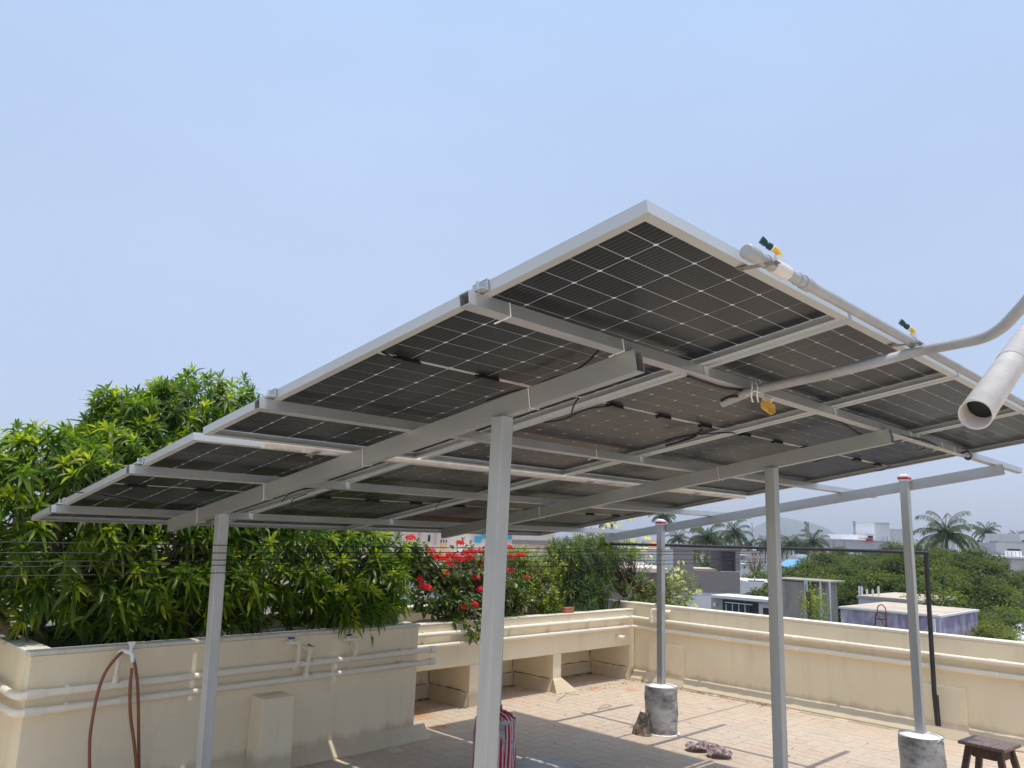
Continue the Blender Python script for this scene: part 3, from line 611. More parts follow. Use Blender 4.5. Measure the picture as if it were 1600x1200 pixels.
# white ties round the rafters and purlins, and small bolts
def tie_r(x, s):
    m = MB(SO); w2, a, b = .0015, .024, .041; c = -.1125
    L = [pn(x-a, s, c+b), pn(x-a, s, c-b), pn(x+a, s, c-b), pn(x+a, s, c+b), pn(x-a, s, c+b)]
    m.tube(L, .0022, 6); m.tube([pn(x-a, s, c-b), pn(x-a-.012, s-.004, c-b-.012)], .002, 6); m.build("cable_tie", WHITE, sf, loc=(0, 0, 0))
for x, ss in ((RX[0], (1.0, 2.05, 2.95, 3.75)), (RX[1], (1.55, 3.05))):
    for s in ss: tie_r(x, s)
def tie_p(x, s):
    m = MB(SO); a = .022; c = -FH-.0205
    m.tube([pn(x, s-a, c+a-.002), pn(x, s-a, c-a), pn(x+.001, s+a, c-a), pn(x, s+a, c+a-.002)], .0024, 6); m.tube([pn(x, s+a, c-a), pn(x-.012, s+a+.012, c-a-.006)], .0028, 6); m.build("cable_tie", WHITE, sf, loc=(0, 0, 0))
for x in (.10, .63, 3.35, 3.9, 4.15): tie_p(x, PS[0])
for x in (1.9, 3.2): tie_p(x, PS[1])

# ------------------------------------------------------------------ solar panels: frame, glass, 144 cells, boxes
def panel_meshes():
    prof = [(0, 0), (.010, 0), (.010, -.0022), (.0022, -.0022), (.0022, -.0310), (.030, -.0310), (.030, -.0330), (0, -.0330)]
    vs = []; n = len(prof)
    for (cx, cy, sx, sy) in ((0, 0, 1, 1), (PW, 0, -1, 1), (PW, PL, -1, -1), (0, PL, 1, -1)):
        vs += [(cx+sx*a, cy+sy*a, b) for a, b in prof]
    fs = [(c*n+k, c*n+(k+1) % n, ((c+1) % 4)*n+(k+1) % n, ((c+1) % 4)*n+k) for c in range(4) for k in range(n)]
    m = MB(); m.add(vs, fs); fr = bpy.data.meshes.new("frame"); fr.from_pydata(m.v, [], m.f); fr.materials.append(FRAME)
    import bmesh
    b = bmesh.new(); b.from_mesh(fr); bmesh.ops.recalc_face_normals(b, faces=b.faces); b.to_mesh(fr); b.free()
    m = MB().box((.0024, .0024, -.0050), (PW-.0024, PL-.0024, -.0026)); gl = bpy.data.meshes.new("glass_sheet"); gl.from_pydata(m.v, [], m.f); gl.materials.append(GLASS)
    cw, ch, c = (PW-.038)/6-.0029, .0925-.0026, .0064
    P = [(c, 0), (cw-c, 0), (cw, c), (cw, ch-c), (cw-c, ch), (c, ch), (0, ch-c), (0, c)]
    ce = bpy.data.meshes.new("solar_cell"); ce.from_pydata([(x, y, -.0053) for x, y in P]+[(x, y, -.0060) for x, y in P], [], [tuple(range(8)), tuple(range(15, 7, -1))]+[(i, 8+i, 8+(i+1) % 8, (i+1) % 8) for i in range(8)]); ce.materials.append(CELL)
    jb = MB(); jb.box((-.047, -.015, -.021), (.047, .011, -.0064)); jb.box((-.060, -.006, -.015), (-.0472, .004, -.008)); jb.box((.0472, -.006, -.015), (.060, .004, -.008)); jm = bpy.data.meshes.new("junction_box"); jm.from_pydata(jb.v, [], jb.f); jm.materials.append(BLACK)
    st = MB().box((.031, 1.1325, -.0066), (PW-.031, 1.1455, -.0054)); sm = bpy.data.meshes.new("ribbon_strip"); sm.from_pydata(st.v, [], st.f); sm.materials.append(simple("ribbon_white", (.42, .42, .42), .5, 0, .05, 9, 0))
    lb = MB().box((.64, 1.130, -.0072), (.80, 1.150, -.0068)); lm = bpy.data.meshes.new("label"); lm.from_pydata(lb.v, [], lb.f); lm.materials.append(simple("label_paper", (.62, .56, .54), .6, 0, .1, 30, 0))
    return fr, gl, ce, jm, sm, lm
fr, gl, ce, jm, sm, lm = panel_meshes()
rowt = ["upper", "lower"]; colt = ["nearest on the left, first column", "second column from the left", "third column from the left", "last column, by the pipes and open rafter"]
def make_panel(k, row):
    e = empty("solar_panel", pn(PIT*k, row*(PL+GAP), 0), "", "solar panel", "solar panels of the rooftop array"); e.rotation_euler = (-TILT, 0, 0)
    link("frame", fr, e); link("glass_sheet", gl, e); link("ribbon_strip", sm, e); link("label", lm, e)
    for x in (.19, .57, .945): link("junction_box", jm, e, loc=(x, 1.139, 0))
    cwp = (PW-.038)/6
    for i in range(6):
        for j in range(24):
            link("solar_cell", ce, e, loc=(.019+cwp*i+.00145, .0225+.0925*j+(.0155 if j > 11 else 0)-(.0022 if j > 11 else 0), 0))
    return e
lab = {(0, 0): "solar panel at the high near corner, its tip topmost in the picture", (1, 0): "upper row solar panel next to the topmost one, above the yellow coil",
       (2, 0): "upper row solar panel crossed by the grey conduit's upper end, third from the tip", (3, 0): "upper row solar panel at the right edge of the picture, behind the white drain pipe",
       (0, 1): "lower row solar panel at the far left, jutting out before the mango leaves", (1, 1): "lower row solar panel above and right of the leftmost post, second from the left",
       (2, 1): "lower row solar panel just behind the big central post, third from the left", (3, 1): "lower row solar panel over the planters, farthest along the row"}
for row in (0, 1):
    for k in range(4): make_panel(k, row)['label'] = lab[(k, row)]

# ------------------------------------------------------------------ water pipes with sprinklers
def sprinkler(e, org, x):
    K = .56; p = pn(x, -.043, -.036); z0 = p.z
    b = MB(org); b.tube([(p.x, p.y, z0+.008), (p.x, p.y, z0+.036)], .0125, 14); s = b.build("sprinkler", simple("grey_white_socket", (.66, .66, .65), .4) if x < 1 else bpy.data.materials["grey_white_socket"], e, loc=(0, 0, 0))
    up = Vector((0, 0, 1)); d = (-Vector(RT)*.80+Vector(UP)*.50).normalized()
    q = Vector((p.x, p.y, z0+.036))
    b = MB(org); b.tube(smooth_path([q, q+up*.008, q+up*.013+d*.007, q+up*.013+d*.017], 4), .0085, 12); b.build("elbow", YELLOW, s, loc=(0, 0, 0))
    q2 = q+up*.013+d*.017
    b = MB(org); b.tube([q2, q2+d*.004], .0095, 12); b.build("elbow_ring", WHITE, s, loc=(0, 0, 0))
    b = MB(org); b.tube([q2+d*.004, q2+d*.018], .0098, 12); b.tube([q2+d*.018, q2+d*.028], .0070, 12)
    nrm = d.cross(Vector(FW)).normalized(); side = Vector(FW).normalized(); c = q2+d*.032+nrm*(-.002)
    b.hexa([c+d*a+nrm*bb+side*cc for cc in (-.007, .007) for a, bb in ((-.008, -.006), (.010, -.0105), (.010, .007), (-.008, .009))]); b.build("nozzle", GREENP, s, loc=(0, 0, 0))
p0 = pn(.385, -.043, -.036); e = empty("sprinkler_pipe", p0, "grey water pipe with green sprinklers along the high edge of the panels", "water pipe")
P_ = lambda x, s=-.043, n=-.036: pn(x, s, n)
MB(p0).tube([P_(.40), P_(4.66)], .0165, 16).build("pipe", PLAST_G, e, loc=(0, 0, 0))
MB(p0).tube([P_(.375), P_(.378), P_(.425)], [.017, .0212, .0212], 16).build("end_cap", PLAST_G, e, loc=(0, 0, 0))
for a, b_ in ((.515, .60), (.70, .745), (1.60, 1.70), (2.7, 2.76)): MB(p0).tube([P_(a), P_(b_)], .0205, 16).build("coupling", PLAST_W if a == .515 else PLAST_G, e, loc=(0, 0, 0))
for x in (.478, .665): MB(p0).tube([P_(x), P_(x+.008)], .0188, 16).build("band", PLAST_G, e, loc=(0, 0, 0))
for x in (.46, 1.565, 2.67, 3.8):
    b = MB(p0); b.hexa([pn(x-.012, .03, -.0365), pn(x+.014, .03, -.0365), pn(x+.014, -.085, -.060), pn(x-.004, -.085, -.060), pn(x-.012, .03, -.034), pn(x+.014, .03, -.034), pn(x+.014, -.085, -.0575), pn(x-.004, -.085, -.0575)])
    b.tube([pn(x+.006, -.076, -.066), pn(x+.006, -.076, -.05)], .004, 8); b.tube([pn(x+.004, .020, -.042), pn(x+.004, .02, -.03)], .005, 8); b.build("bracket", STRAPM, e, loc=(0, 0, 0))
for x in (.555, 1.625): sprinkler(e, p0, x)
sM = PL+GAP*.5+.004; nM = -.026
p1 = pn(.30, sM, nM); e = empty("wash_pipe", p1, "white water pipe lying in the slot between the two rows of panels", "water pipe")
MB(p1).tube([pn(.31, sM, nM), pn(4.66, sM, nM)], .0185, 14).build("pipe", PLAST_W, e, loc=(0, 0, 0))
for a, b_ in ((.30, .35), (.50, .62), (1.42, 1.50), (2.35, 2.43), (3.4, 3.5), (4.3, 4.4)): MB(p1).tube([pn(a, sM, nM), pn(b_, sM, nM)], .0225, 14).build("coupling", PLAST_W, e, loc=(0, 0, 0))
for x in (.56, 1.72, 2.6, 3.9):
    b = MB(p1); b.hexa([pn(x-.015, sM-.04, -.051), pn(x+.015, sM-.04, -.051), pn(x+.015, sM+.055, -.051), pn(x-.015, sM+.055, -.051), pn(x-.015, sM-.04, -.0475), pn(x+.015, sM-.04, -.0475), pn(x+.015, sM+.055, -.0475), pn(x-.015, sM+.055, -.0475)]); b.tube([pn(x, sM+.02, -.065), pn(x, sM+.02, -.045)], .005, 8); b.build("bracket", STRAPM, e, loc=(0, 0, 0))

# ------------------------------------------------------------------ cables under the panels
def cable(pix, label, n=-.040, rad=.0035, name="panel_cable", group="black cables under the panels"):
    pts = [onpl(p[0], p[1], p[2] if len(p) > 2 else n) for p in pix]; b = MB(pts[0]); b.tube(smooth_path(pts, 5), rad, 8)
    return tag(b.build(name, CABLE), label, "cable", group)
cable([(597, 550, -.02), (607, 555), (615, 560), (628, 562, -.02)], "short black cable at the left end of the topmost panel's underside joining its first box")
cable([(935, 548), (915, 568), (890, 583), (860, 592), (830, 606)], "black cable arcing off the rafter top below the topmost panel")
cable([(760, 626), (800, 612), (840, 603), (870, 590), (890, 583)], "black cable lying along the upper side of the nearest rafter")
cable([(850, 660), (880, 655), (915, 640), (945, 635), (960, 634, -.02)], "looped black cable right of the nearest rafter, reaching a junction box")
cable([(904, 622), (896, 635), (892, 652)], "short black cable hanging beside the nearest rafter's tie", -.09)
cable([(1040, 688), (1065, 682), (1100, 678), (1140, 676), (1154, 680, -.02)], "black cable along the seam between the second and third upper panels")
cable([(1098, 670, -.03), (1085, 682), (1062, 690), (1040, 696)], "thick black cable bundle sagging below the second upper panel", -.06, .006)
cable([(1075, 588), (1100, 597), (1130, 606), (1160, 610), (1172, 617)], "dark cable pair running beneath the first purlin to the white ties", -.078, .006)
cable([(1172, 617), (1160, 619), (1140, 620), (1128, 626), (1127, 633)], "dark cable bend ending at the grey conduit's lower mouth", -.10, .005)
cable([(1200, 624), (1235, 632), (1290, 650), (1320, 664), (1350, 680), (1390, 676), (1420, 683), (1450, 690), (1480, 705), (1500, 708), (1512, 705)], "long black cable bundle sagging along the first purlin at the right", -.066, .0065)
cable([(1512, 705), (1518, 712), (1514, 718), (1508, 716)], "black cable end curled round the first purlin's right part", -.08, .006)
cable([(440, 785), (452, 772), (470, 766), (490, 762)], "thin black cable loop under the lower panel beside the left post", -.05, .003)
cable([(455, 790), (458, 780), (480, 772)], "dangling black cable end under the second lower panel", -.09, .003)
cable([(680, 800), (684, 788), (692, 783), (710, 778)], "hanging black cable hook left of the central post", -.06, .003)
cable([(1433, 690), (1434, 703), (1445, 700)], "small black cable hook under the last upper panel", -.06, .003)
cable([(1272, 722), (1282, 719), (1290, 716)], "small black cable end beside the second rafter", -.05, .003)
cable([(110, 768), (150, 772), (200, 780), (235, 787)], "thin dark cable crossing the far left lower panel", -.02, .003)
cable([(1365, 726), (1368, 735), (1380, 734), (1392, 728)], "black cable loop below the last panel's boxes at the far edge", -.05, .003)

# ------------------------------------------------------------------ grey conduit, yellow coil, white drain pipe
_pd = float((np.array(onpl(1180, 611, -.095))-CAM)@FW)
cp = [at(1128, 630, _pd+.10), at(1180, 610, _pd), at(1250, 594, _pd-.14), at(1330, 576, _pd-.30), at(1430, 550, 2.85), at(1490, 538, 2.70), at(1535, 528, 2.60), at(1562, 514, 2.52), at(1585, 492, 2.45), at(1620, 450, 2.36), at(1700, 330, 2.2), at(1820, 130, 2.05), at(2100, -300, 1.9)]
e = empty("grey_conduit", cp[0], "grey bent conduit rising from under the purlin to the right edge of the picture", "conduit")
MB(cp[0]).tube(smooth_path(cp, 6), .0185, 16).build("conduit_pipe", PLAST_G, e, loc=(0, 0, 0))
for k, off in enumerate((-6, 3)):
    b = MB(cp[0]); q = at(1180+off, 612, _pd)
    b.tube([at(1178+off*.5, 594, _pd+.03), at(1181+off, 604, _pd-.03), at(1180+off, 620, _pd-.03), at(1182+off, 628, _pd-.01)], .003, 8); b.build("tie", WHITE, e, loc=(0, 0, 0))
b = MB(cp[0]); b.tube(smooth_path([at(1166, 618, _pd-.03), at(1180, 611, _pd-.035), at(1188, 613, _pd-.03), at(1190, 600, _pd-.01), at(1186, 594, _pd)], 5), .002, 6); b.build("loose_tie", WHITE, e, loc=(0, 0, 0))
q0 = at(1200, 636, _pd-.02)
e = empty("wire_coil", q0, "small coil of yellow wire hanging under the purlin by the conduit", "wire coil")
b = MB(q0)
pts = []
for k in range(180):
    a_ = k/180*2*math.pi*7; c = q0+Vector(RT)*(-.014+.030*(k/180))+Vector(UP)*(.012-.022*(k/180))
    pts.append(c+Vector(RT)*(.017*math.cos(a_))+Vector(UP)*(.020*math.sin(a_))+Vector(FW)*(.010*math.cos(a_+1)))
b.tube(pts, .0013, 6); b.build("coil", YELLOW, e, loc=(0, 0, 0))
b = MB(q0); b.tube([at(1193, 621, _pd), at(1206, 626, _pd-.02)], .012, 12); b.build("white_plug", PLAST_W, e, loc=(0, 0, 0))
A0, B0 = at(1524, 648, 2.62), at(1579, 569, 3.12); dr = (B0-A0).normalized()
e = empty("drain_pipe", A0, "thick white open-ended drain pipe slanting in from the right edge", "drain pipe")
MB(A0).pipe([A0, A0+dr*6.5], .0525, .0475, 40).build("pipe", PLAST_W, e, loc=(0, 0, 0))
MB(A0).tube([A0+dr*.12, A0+dr*.13], .0470, 24).build("inner_shade_disc", BLACK, e, loc=(0, 0, 0))  # black disc added to stand for the shade inside the pipe
MB(A0).pipe([B0, A0+dr*6.5], .0560, .0528, 40).build("socket", PLAST_W, e, loc=(0, 0, 0))

# ------------------------------------------------------------------ clothes lines and their black pipe frame
fo = Vector((7.12, 1.65, 0)); e = empty("clothes_drying_stand", fo, "black pipe frame standing against the right parapet, holding the clothes lines", "line frame")
pA, pB, pC = on(1465, 1133, 0, 7.07), on(1460, 1085, 0, 7.07), on(1446.5, 864, 0, 7.07)
b = MB(fo); b.tube([pA, pB, pC], .022, 12); b.build("upright", BLACKP, e, loc=(0, 0, 0))
b = MB(fo); b.tube([on(1466, 1134, 0, 7.065), on(1462, 1086, 0, 7.065)], .026, 10); b.build("upright_sleeve", BLACKP, e, loc=(0, 0, 0))
b = MB(fo); b.tube([pC+Vector((0, -.03, 0)), on(1300, 859, 0, 7.05), on(1180, 856, 0, 7.05), on(1010, 851, 0, 7.05), Vector((7.05, 5.9, 1.66))], .017, 12); b.build("crossbar", BLACKP, e, loc=(0, 0, 0))
b = MB(fo); b.tube([Vector((7.09, 5.88, 0.9)), Vector((7.05, 5.9, 1.68))], .02, 10); b.build("upright", BLACKP, e, loc=(0, 0, 0))
for k, (yl, yr, off) in enumerate(((852, 860, 0), (864, 866, .0), (875, 871, 0), (883, 876, 0), (895, 882, 0))):
    a1 = on(350, yl, 1, 3.31); a2 = on(900, (858, 862.5, 868.5, 877, 884.5)[k], 1, 3.31)
    d = (a2-a1); a0 = a1-d*1.6; a3 = a2+d*((7.04-a2.x)/d.x); a0.z += .015; a3.z += .005
    b = MB(a0); mid1 = a1; b.tube([a0, a1, a2, a3], .0028, 6)
    tag(b.build("clothes_line", CABLE), ("topmost", "second highest", "middle", "second lowest", "lowest")[k]+" of the five thin dark clothes lines stretched across the terrace", "clothes line", "clothes lines stretched across the terrace")

# ------------------------------------------------------------------ things on the floor
def crumple(name, outline_fn, nx, ny, mat, label, cat, loc, amp=.02, seed=1, under=None):
    r_ = np.random.default_rng(seed); ph = r_.uniform(0, 6.28, (6, 3)); fr_ = r_.uniform(6, 22, (6, 2)); vs = []
    for i in range(nx+1):
        for j in range(ny+1):
            u_, v_ = i/nx, j/ny; x, y, z = outline_fn(u_, v_)
            w_ = sum(math.sin(fr_[k][0]*x*3+fr_[k][1]*y*3+ph[k][0])*.5**(k*.4) for k in range(6))
            edge = min(u_, 1-u_, v_, 1-v_)*5
            vs.append((x, y, max(.004, z+amp*w_*min(1, edge+.25)*.5)))
    fs = [(i*(ny+1)+j, (i+1)*(ny+1)+j, (i+1)*(ny+1)+j+1, i*(ny+1)+j+1) for i in range(nx) for j in range(ny)]
    b = MB(loc); b.v = [tuple(Vector(v)) for v in vs]; b.f = fs; b.sm = [True]*len(fs)
    o = b.build(name, mat); o.location = loc; sd = o.modifiers.new("t", 'SOLIDIFY'); sd.thickness = .004
    return tag(o, label, cat)
def cloth_mat(name, ca, cb, scale=14, voronoi=False):
    m, t, b = new(name); f = pnoise(t, scale, 5, .7); c = ramp(t, f, [(.42, ca), (.56, cb)]).outputs[0]; t.links.new(c, b.inputs["Base Color"]); b.inputs["Roughness"].default_value = .9; bump(t, b, pnoise(t, 90, 4), .5, .003); return m
PINKP = cloth_mat("pink_patterned_cloth", (.12, .075, .085), (.46, .36, .36), 34)
def rug(c, sx, sy, rot, hgt):
    def f(u_, v_):
        x, y = (u_-.5)*2, (v_-.5)*2; r_ = math.sqrt(max(0, 1-min(1, (abs(x)**2.2+abs(y)**2.2)/2)))
        k = math.sqrt(max(.3, 1-.5*min(x*x, y*y))); X, Y = x*sx*k, y*sy*k
        return (X*math.cos(rot)-Y*math.sin(rot), X*math.sin(rot)+Y*math.cos(rot), hgt*r_)
    return f
tag(crumple("folded_cloth", rug(None, .105, .080, -.7, .055), 26, 22, PINKP, "", "cloth", tuple(on(1090, 1173, 2, 0)), .030, 3), "crumpled pink patterned cloth on the tiles, left half of the pair", "cloth")
tag(crumple("folded_cloth", rug(None, .105, .085, -.9, .06), 26, 22, PINKP, "", "cloth", tuple(on(1124, 1183, 2, 0)), .030, 9), "crumpled pink patterned cloth on the tiles, right half of the pair", "cloth")
RAGM = cloth_mat("camouflage_rag", (.06, .06, .045), (.34, .26, .19), 11)
def ragf(u_, v_):
    a_ = (u_-.5)*math.pi*1.1; r_ = .10*(.4+v_*.6)
    return (-math.cos(a_)*r_*.8-.03*v_, math.sin(a_)*r_, .19*(1-v_)**1.1)
tag(crumple("old_rag", ragf, 24, 18, RAGM, "", "rag", (4.915, 3.48, 0), .045, 5), "crumpled brown and green rag leaning on the base of the back left post", "rag")
# striped cloth wrapped round the pedestal behind the central post
m_, t_, b_ = new("red_white_stripes")
tc = t_.nodes.new("ShaderNodeTexCoord"); sx = t_.nodes.new("ShaderNodeSeparateXYZ"); t_.links.new(tc.outputs["UV"], sx.inputs[0])
def mth(op, a, v=None, v2=None):
    n = t_.nodes.new("ShaderNodeMath"); n.operation = op; t_.links.new(a, n.inputs[0])
    if v is not None: n.inputs[1].default_value = v
    if v2 is not None: n.inputs[2].default_value = v2
    return n.outputs[0]
fr_ = mth('FRACT', mth('MULTIPLY', sx.outputs[0], 30)); lt = mth('GREATER_THAN', fr_, .52)
t_.links.new(mixc(t_, lt, (.42, .015, .04), (.72, .52, .52)), b_.inputs["Base Color"]); b_.inputs["Roughness"].default_value = .7
import bmesh
bmx = bmesh.new(); uvl = bmx.loops.layers.uv.new("UVMap"); n = 72; H = [0.0, .04, .12, .22, .32, .40, .435, .45, .46, .50]; RR = [.160, .157, .1555, .1555, .155, .146, .11, .06, .04, .045]
rows = []
for i, (h, rr) in enumerate(zip(H, RR)):
    rows.append([bmx.verts.new(((rr+(.006*math.sin(k*.9+i)+.004*math.sin(k*2.3)+(.012*math.sin(k*1.6) if i > 5 else 0)))*math.cos(2*math.pi*k/n), (rr+.006*math.sin(k*.9+i)+.004*math.sin(k*2.3+i*.5))*math.sin(2*math.pi*k/n), h+(.015*math.sin(k*.7) if 3 < i < 8 else 0))) for k in range(n)])
for i in range(len(H)-1):
    for k in range(n):
        f = bmx.faces.new((rows[i][k], rows[i][(k+1) % n], rows[i+1][(k+1) % n], rows[i+1][k])); f.smooth = True
        for lp, (kk, ii) in zip(f.loops, ((k, i), (k+1, i), (k+1, i+1), (k, i+1))): lp[uvl].uv = (kk/n, ii/len(H))
me = bpy.data.meshes.new("striped_sack"); bmx.to_mesh(me); bmx.free(); me.materials.append(m_)
o = link("striped_sack", me); o.location = (2.93, 3.41, .002); tag(o, "red and white striped cloth sack tied round the post base behind the big central post", "sack")
for p_ in bpy.data.objects:      # the pedestal under the sack is hidden by it: keep it just inside
    pass
SHEET = simple("pale_sheet", (.44, .425, .395), .6, 0, .12, 7, .4)
def shf(u_, v_):
    x = -.05+.75*u_; y = -.75*v_; k = math.sin(u_*9)*.03+math.sin(u_*23)*.012
    return (x*.71+y*.3+.05*u_, -x*.55+y*.95+k, .012)
q = on(783, 1196, 2, .0)
# the sheet lies flat in front of the sack
def shf2(u_, v_):
    pts = [(779, 1200), (800, 1187), (825, 1182), (862, 1180), (893, 1186), (925, 1202)]
    x_ = u_*(len(pts)-1); i_ = min(int(x_), len(pts)-2); t = x_-i_
    px, py = pts[i_][0]*(1-t)+pts[i_+1][0]*t, pts[i_][1]*(1-t)+pts[i_+1][1]*t
    A = on(px, py, 2, .02); d = Vector((A.x-CAM[0], A.y-CAM[1], 0)).normalized(); B = A-d*(.9*v_)
    return (B.x-q.x, B.y-q.y, .014)
crumple("plastic_sheet", shf2, 40, 20, SHEET, "pale grey crumpled sheet lying on the floor at the bottom edge of the picture", "sheet", (q.x, q.y, 0), .012, 8)
NAVY = simple("slate_blue_cloth", (.09, .10, .16), .8, 0, .15, 12, .4)
q = on(918, 1201, 2, .03)
crumple("blue_cloth", lambda u_, v_: ((u_-.5)*.26-(v_)*.15, -(u_-.5)*.20-v_*.12, .035), 20, 14, NAVY, "dark slate blue cloth folded on the pale sheet at the bottom edge", "cloth", (q.x+.02, q.y-.04, 0), .010, 4)
for k, pix in enumerate(([(870, 1095), (884, 1084), (883, 1079), (888, 1084), (905, 1085)], [(935, 1110), (938, 1104), (948, 1101), (955, 1103), (934, 1108)], [(1190, 1101), (1187, 1099), (1194, 1102), (1186, 1104)])):
    pts = [on(a_, b__, 2, .006+.006*(i_ % 2)) for i_, (a_, b__) in enumerate(pix)]; b = MB(pts[0]); b.tube(smooth_path(pts, 4), .0025, 6)
    tag(b.build("wire_scrap", STRAPM), ("bent scrap of wire on the tiles in front of the niche pier", "hooked scrap of wire beside a long thin shadow on the tiles", "scrap of wire by the foot of the right parapet")[k], "wire scrap")
# dry leaves and grit blown against the wall base and over the tiles
P_l = []
for _ in range(170): P_l.append((7.08-abs(rnd.gauss(0, .05)), rnd.uniform(3.3, 5.2), .006))
for _ in range(60): P_l.append((rnd.uniform(5.7, 7.0), 5.15-abs(rnd.gauss(0, .12)), .005))
for _ in range(70): P_l.append((rnd.uniform(3.3, 7.0), rnd.uniform(.8, 5.2), .004))
nl_ = len(P_l)
leaf_cloud("fallen_leaves", P_l, npr.normal(size=(nl_, 3))*[1, 1, .12], np.tile([0, 0, 1.], (nl_, 1))+npr.normal(size=(nl_, 3))*.25, npr.uniform(.012, .05, nl_), npr.uniform(.008, .016, nl_), np.zeros(nl_), npr.uniform(0, 1, nl_), leaf_mat("dead_leaf", (.09, .05, .025), (.20, .12, .06), (.34, .24, .12), .8, .1), None, 2, 'stuff', (6, 4, 0))
# wooden stool
WOOD = simple("dark_stained_wood", (.085, .045, .032), .55, 0, .45, 10, .3, (8, 1, 1))
WOODT = simple("worn_wood_top", (.17, .115, .10), .5, 0, .35, 9, .3, (1, 6, 1))
c1, c2, c3, c4 = on(1501, 1158, 2, .44), on(1520, 1148, 2, .44), on(1590, 1161, 2, .44), on(1567, 1172, 2, .44)
C_ = (c1+c3)/2; e = empty("wooden_stool", (C_.x, C_.y, 0), "dark brown wooden stool with splayed legs at the lower right", "stool")
ax = (c4-c1); ay = (c2-c1); Wd_, Dp = ax.length, ay.length; ax.normalize(); ay = (ay-ax*ay.dot(ax)).normalized(); so_ = Vector((C_.x, C_.y, 0)); Wd_, Dp = max(.30, min(.42, Wd_)), max(.24, min(.34, Dp))
def sb(b, u0, u1, v0, v1, z0, z1, du=0, dv=0):
    b.hexa([so_+ax*u+ay*v+Vector((0, 0, z)) for z, k in ((z0, 1), (z1, 0)) for u, v in ((u0+du*k, v0+dv*k), (u1+du*k, v0+dv*k), (u1+du*k, v1+dv*k), (u0+du*k, v1+dv*k))])
for k in range(2):
    b = MB(so_); a_, c_ = (-Wd_/2, Wd_*.18) if k == 0 else (Wd_*.183, Wd_/2); sb(b, a_, c_, -Dp/2, Dp/2, .418, .440); b.build("seat_board", WOODT, e, .004, loc=(0, 0, 0))
hx, hy = Wd_/2-.055, Dp/2-.05
for su in (-1, 1):
    for sv in (-1, 1):
        b = MB(so_); sb(b, su*hx-.020, su*hx+.020, sv*hy-.018, sv*hy+.018, 0, .4175, su*.075, sv*.06); b.build("leg", WOOD, e, .003, loc=(0, 0, 0))
for sv in (-1, 1):
    b = MB(so_); sb(b, -hx+.021, hx-.021, sv*hy-.010, sv*hy+.010, .345, .417); b.build("apron", WOOD, e, .002, loc=(0, 0, 0))
    b = MB(so_); sb(b, sv*hx-.010, sv*hx+.010, -hy+.019, hy-.019, .345, .417); b.build("apron", WOOD, e, .002, loc=(0, 0, 0))
b = MB((5.95, 5.30, .86)); b.box((5.86, 5.27, .853), (6.02, 5.34, .915)); tag(b.build("loose_brick", simple("red_brick", (.42, .15, .08), .85, 0, .25, 20, .5), bevel=.004), "loose red brick standing on the planter rim below the dark feathery shrub", "brick")

# ------------------------------------------------------------------ mango trees in the front planter
def in_frustum_ok(p): return True
def crown_tips(ells, n, shell=(.72, 1.08), avoid=None):
    tips, axes = [], []
    while len(tips) < n:
        e_ = ells[int(npr.integers(len(ells)))] if npr.random() < .0 else ells[int(npr.choice(len(ells), p=WT))]
        c, r_ = np.array(e_[0]), np.array(e_[1]); d = unit(1)[0]
        if d[2] < -.75: continue
        k = npr.uniform(*shell); p = c+d*r_*k*(1+.16*math.sin(6*d[0]+3*c[0])*math.sin(5*d[2]+c[1]))
        ins = False
        for e2 in ells:
            if e2 is e_: continue
            q = (p-np.array(e2[0]))/np.array(e2[1])
            if q@q < .62: ins = True
        if ins or (avoid and avoid(p)): continue
        nrm = d/r_; nrm /= np.linalg.norm(nrm); a = nrm*.7+np.array([0, -.05, .45])+unit(1)[0]*.55
        tips.append(p); axes.append(a/np.linalg.norm(a))
    return tips, axes
def panel_avoid(p):   # keep leaves off the panels and the frame
    y = p[1]; z_plane = ZTOP-ST/CT*y
    return (y < 4.78 and p[2] > 1.5) or (y < 4.66 and p[2] > 1.0 and not (2.3 < p[0] < 3.1 and p[2] < 1.25))
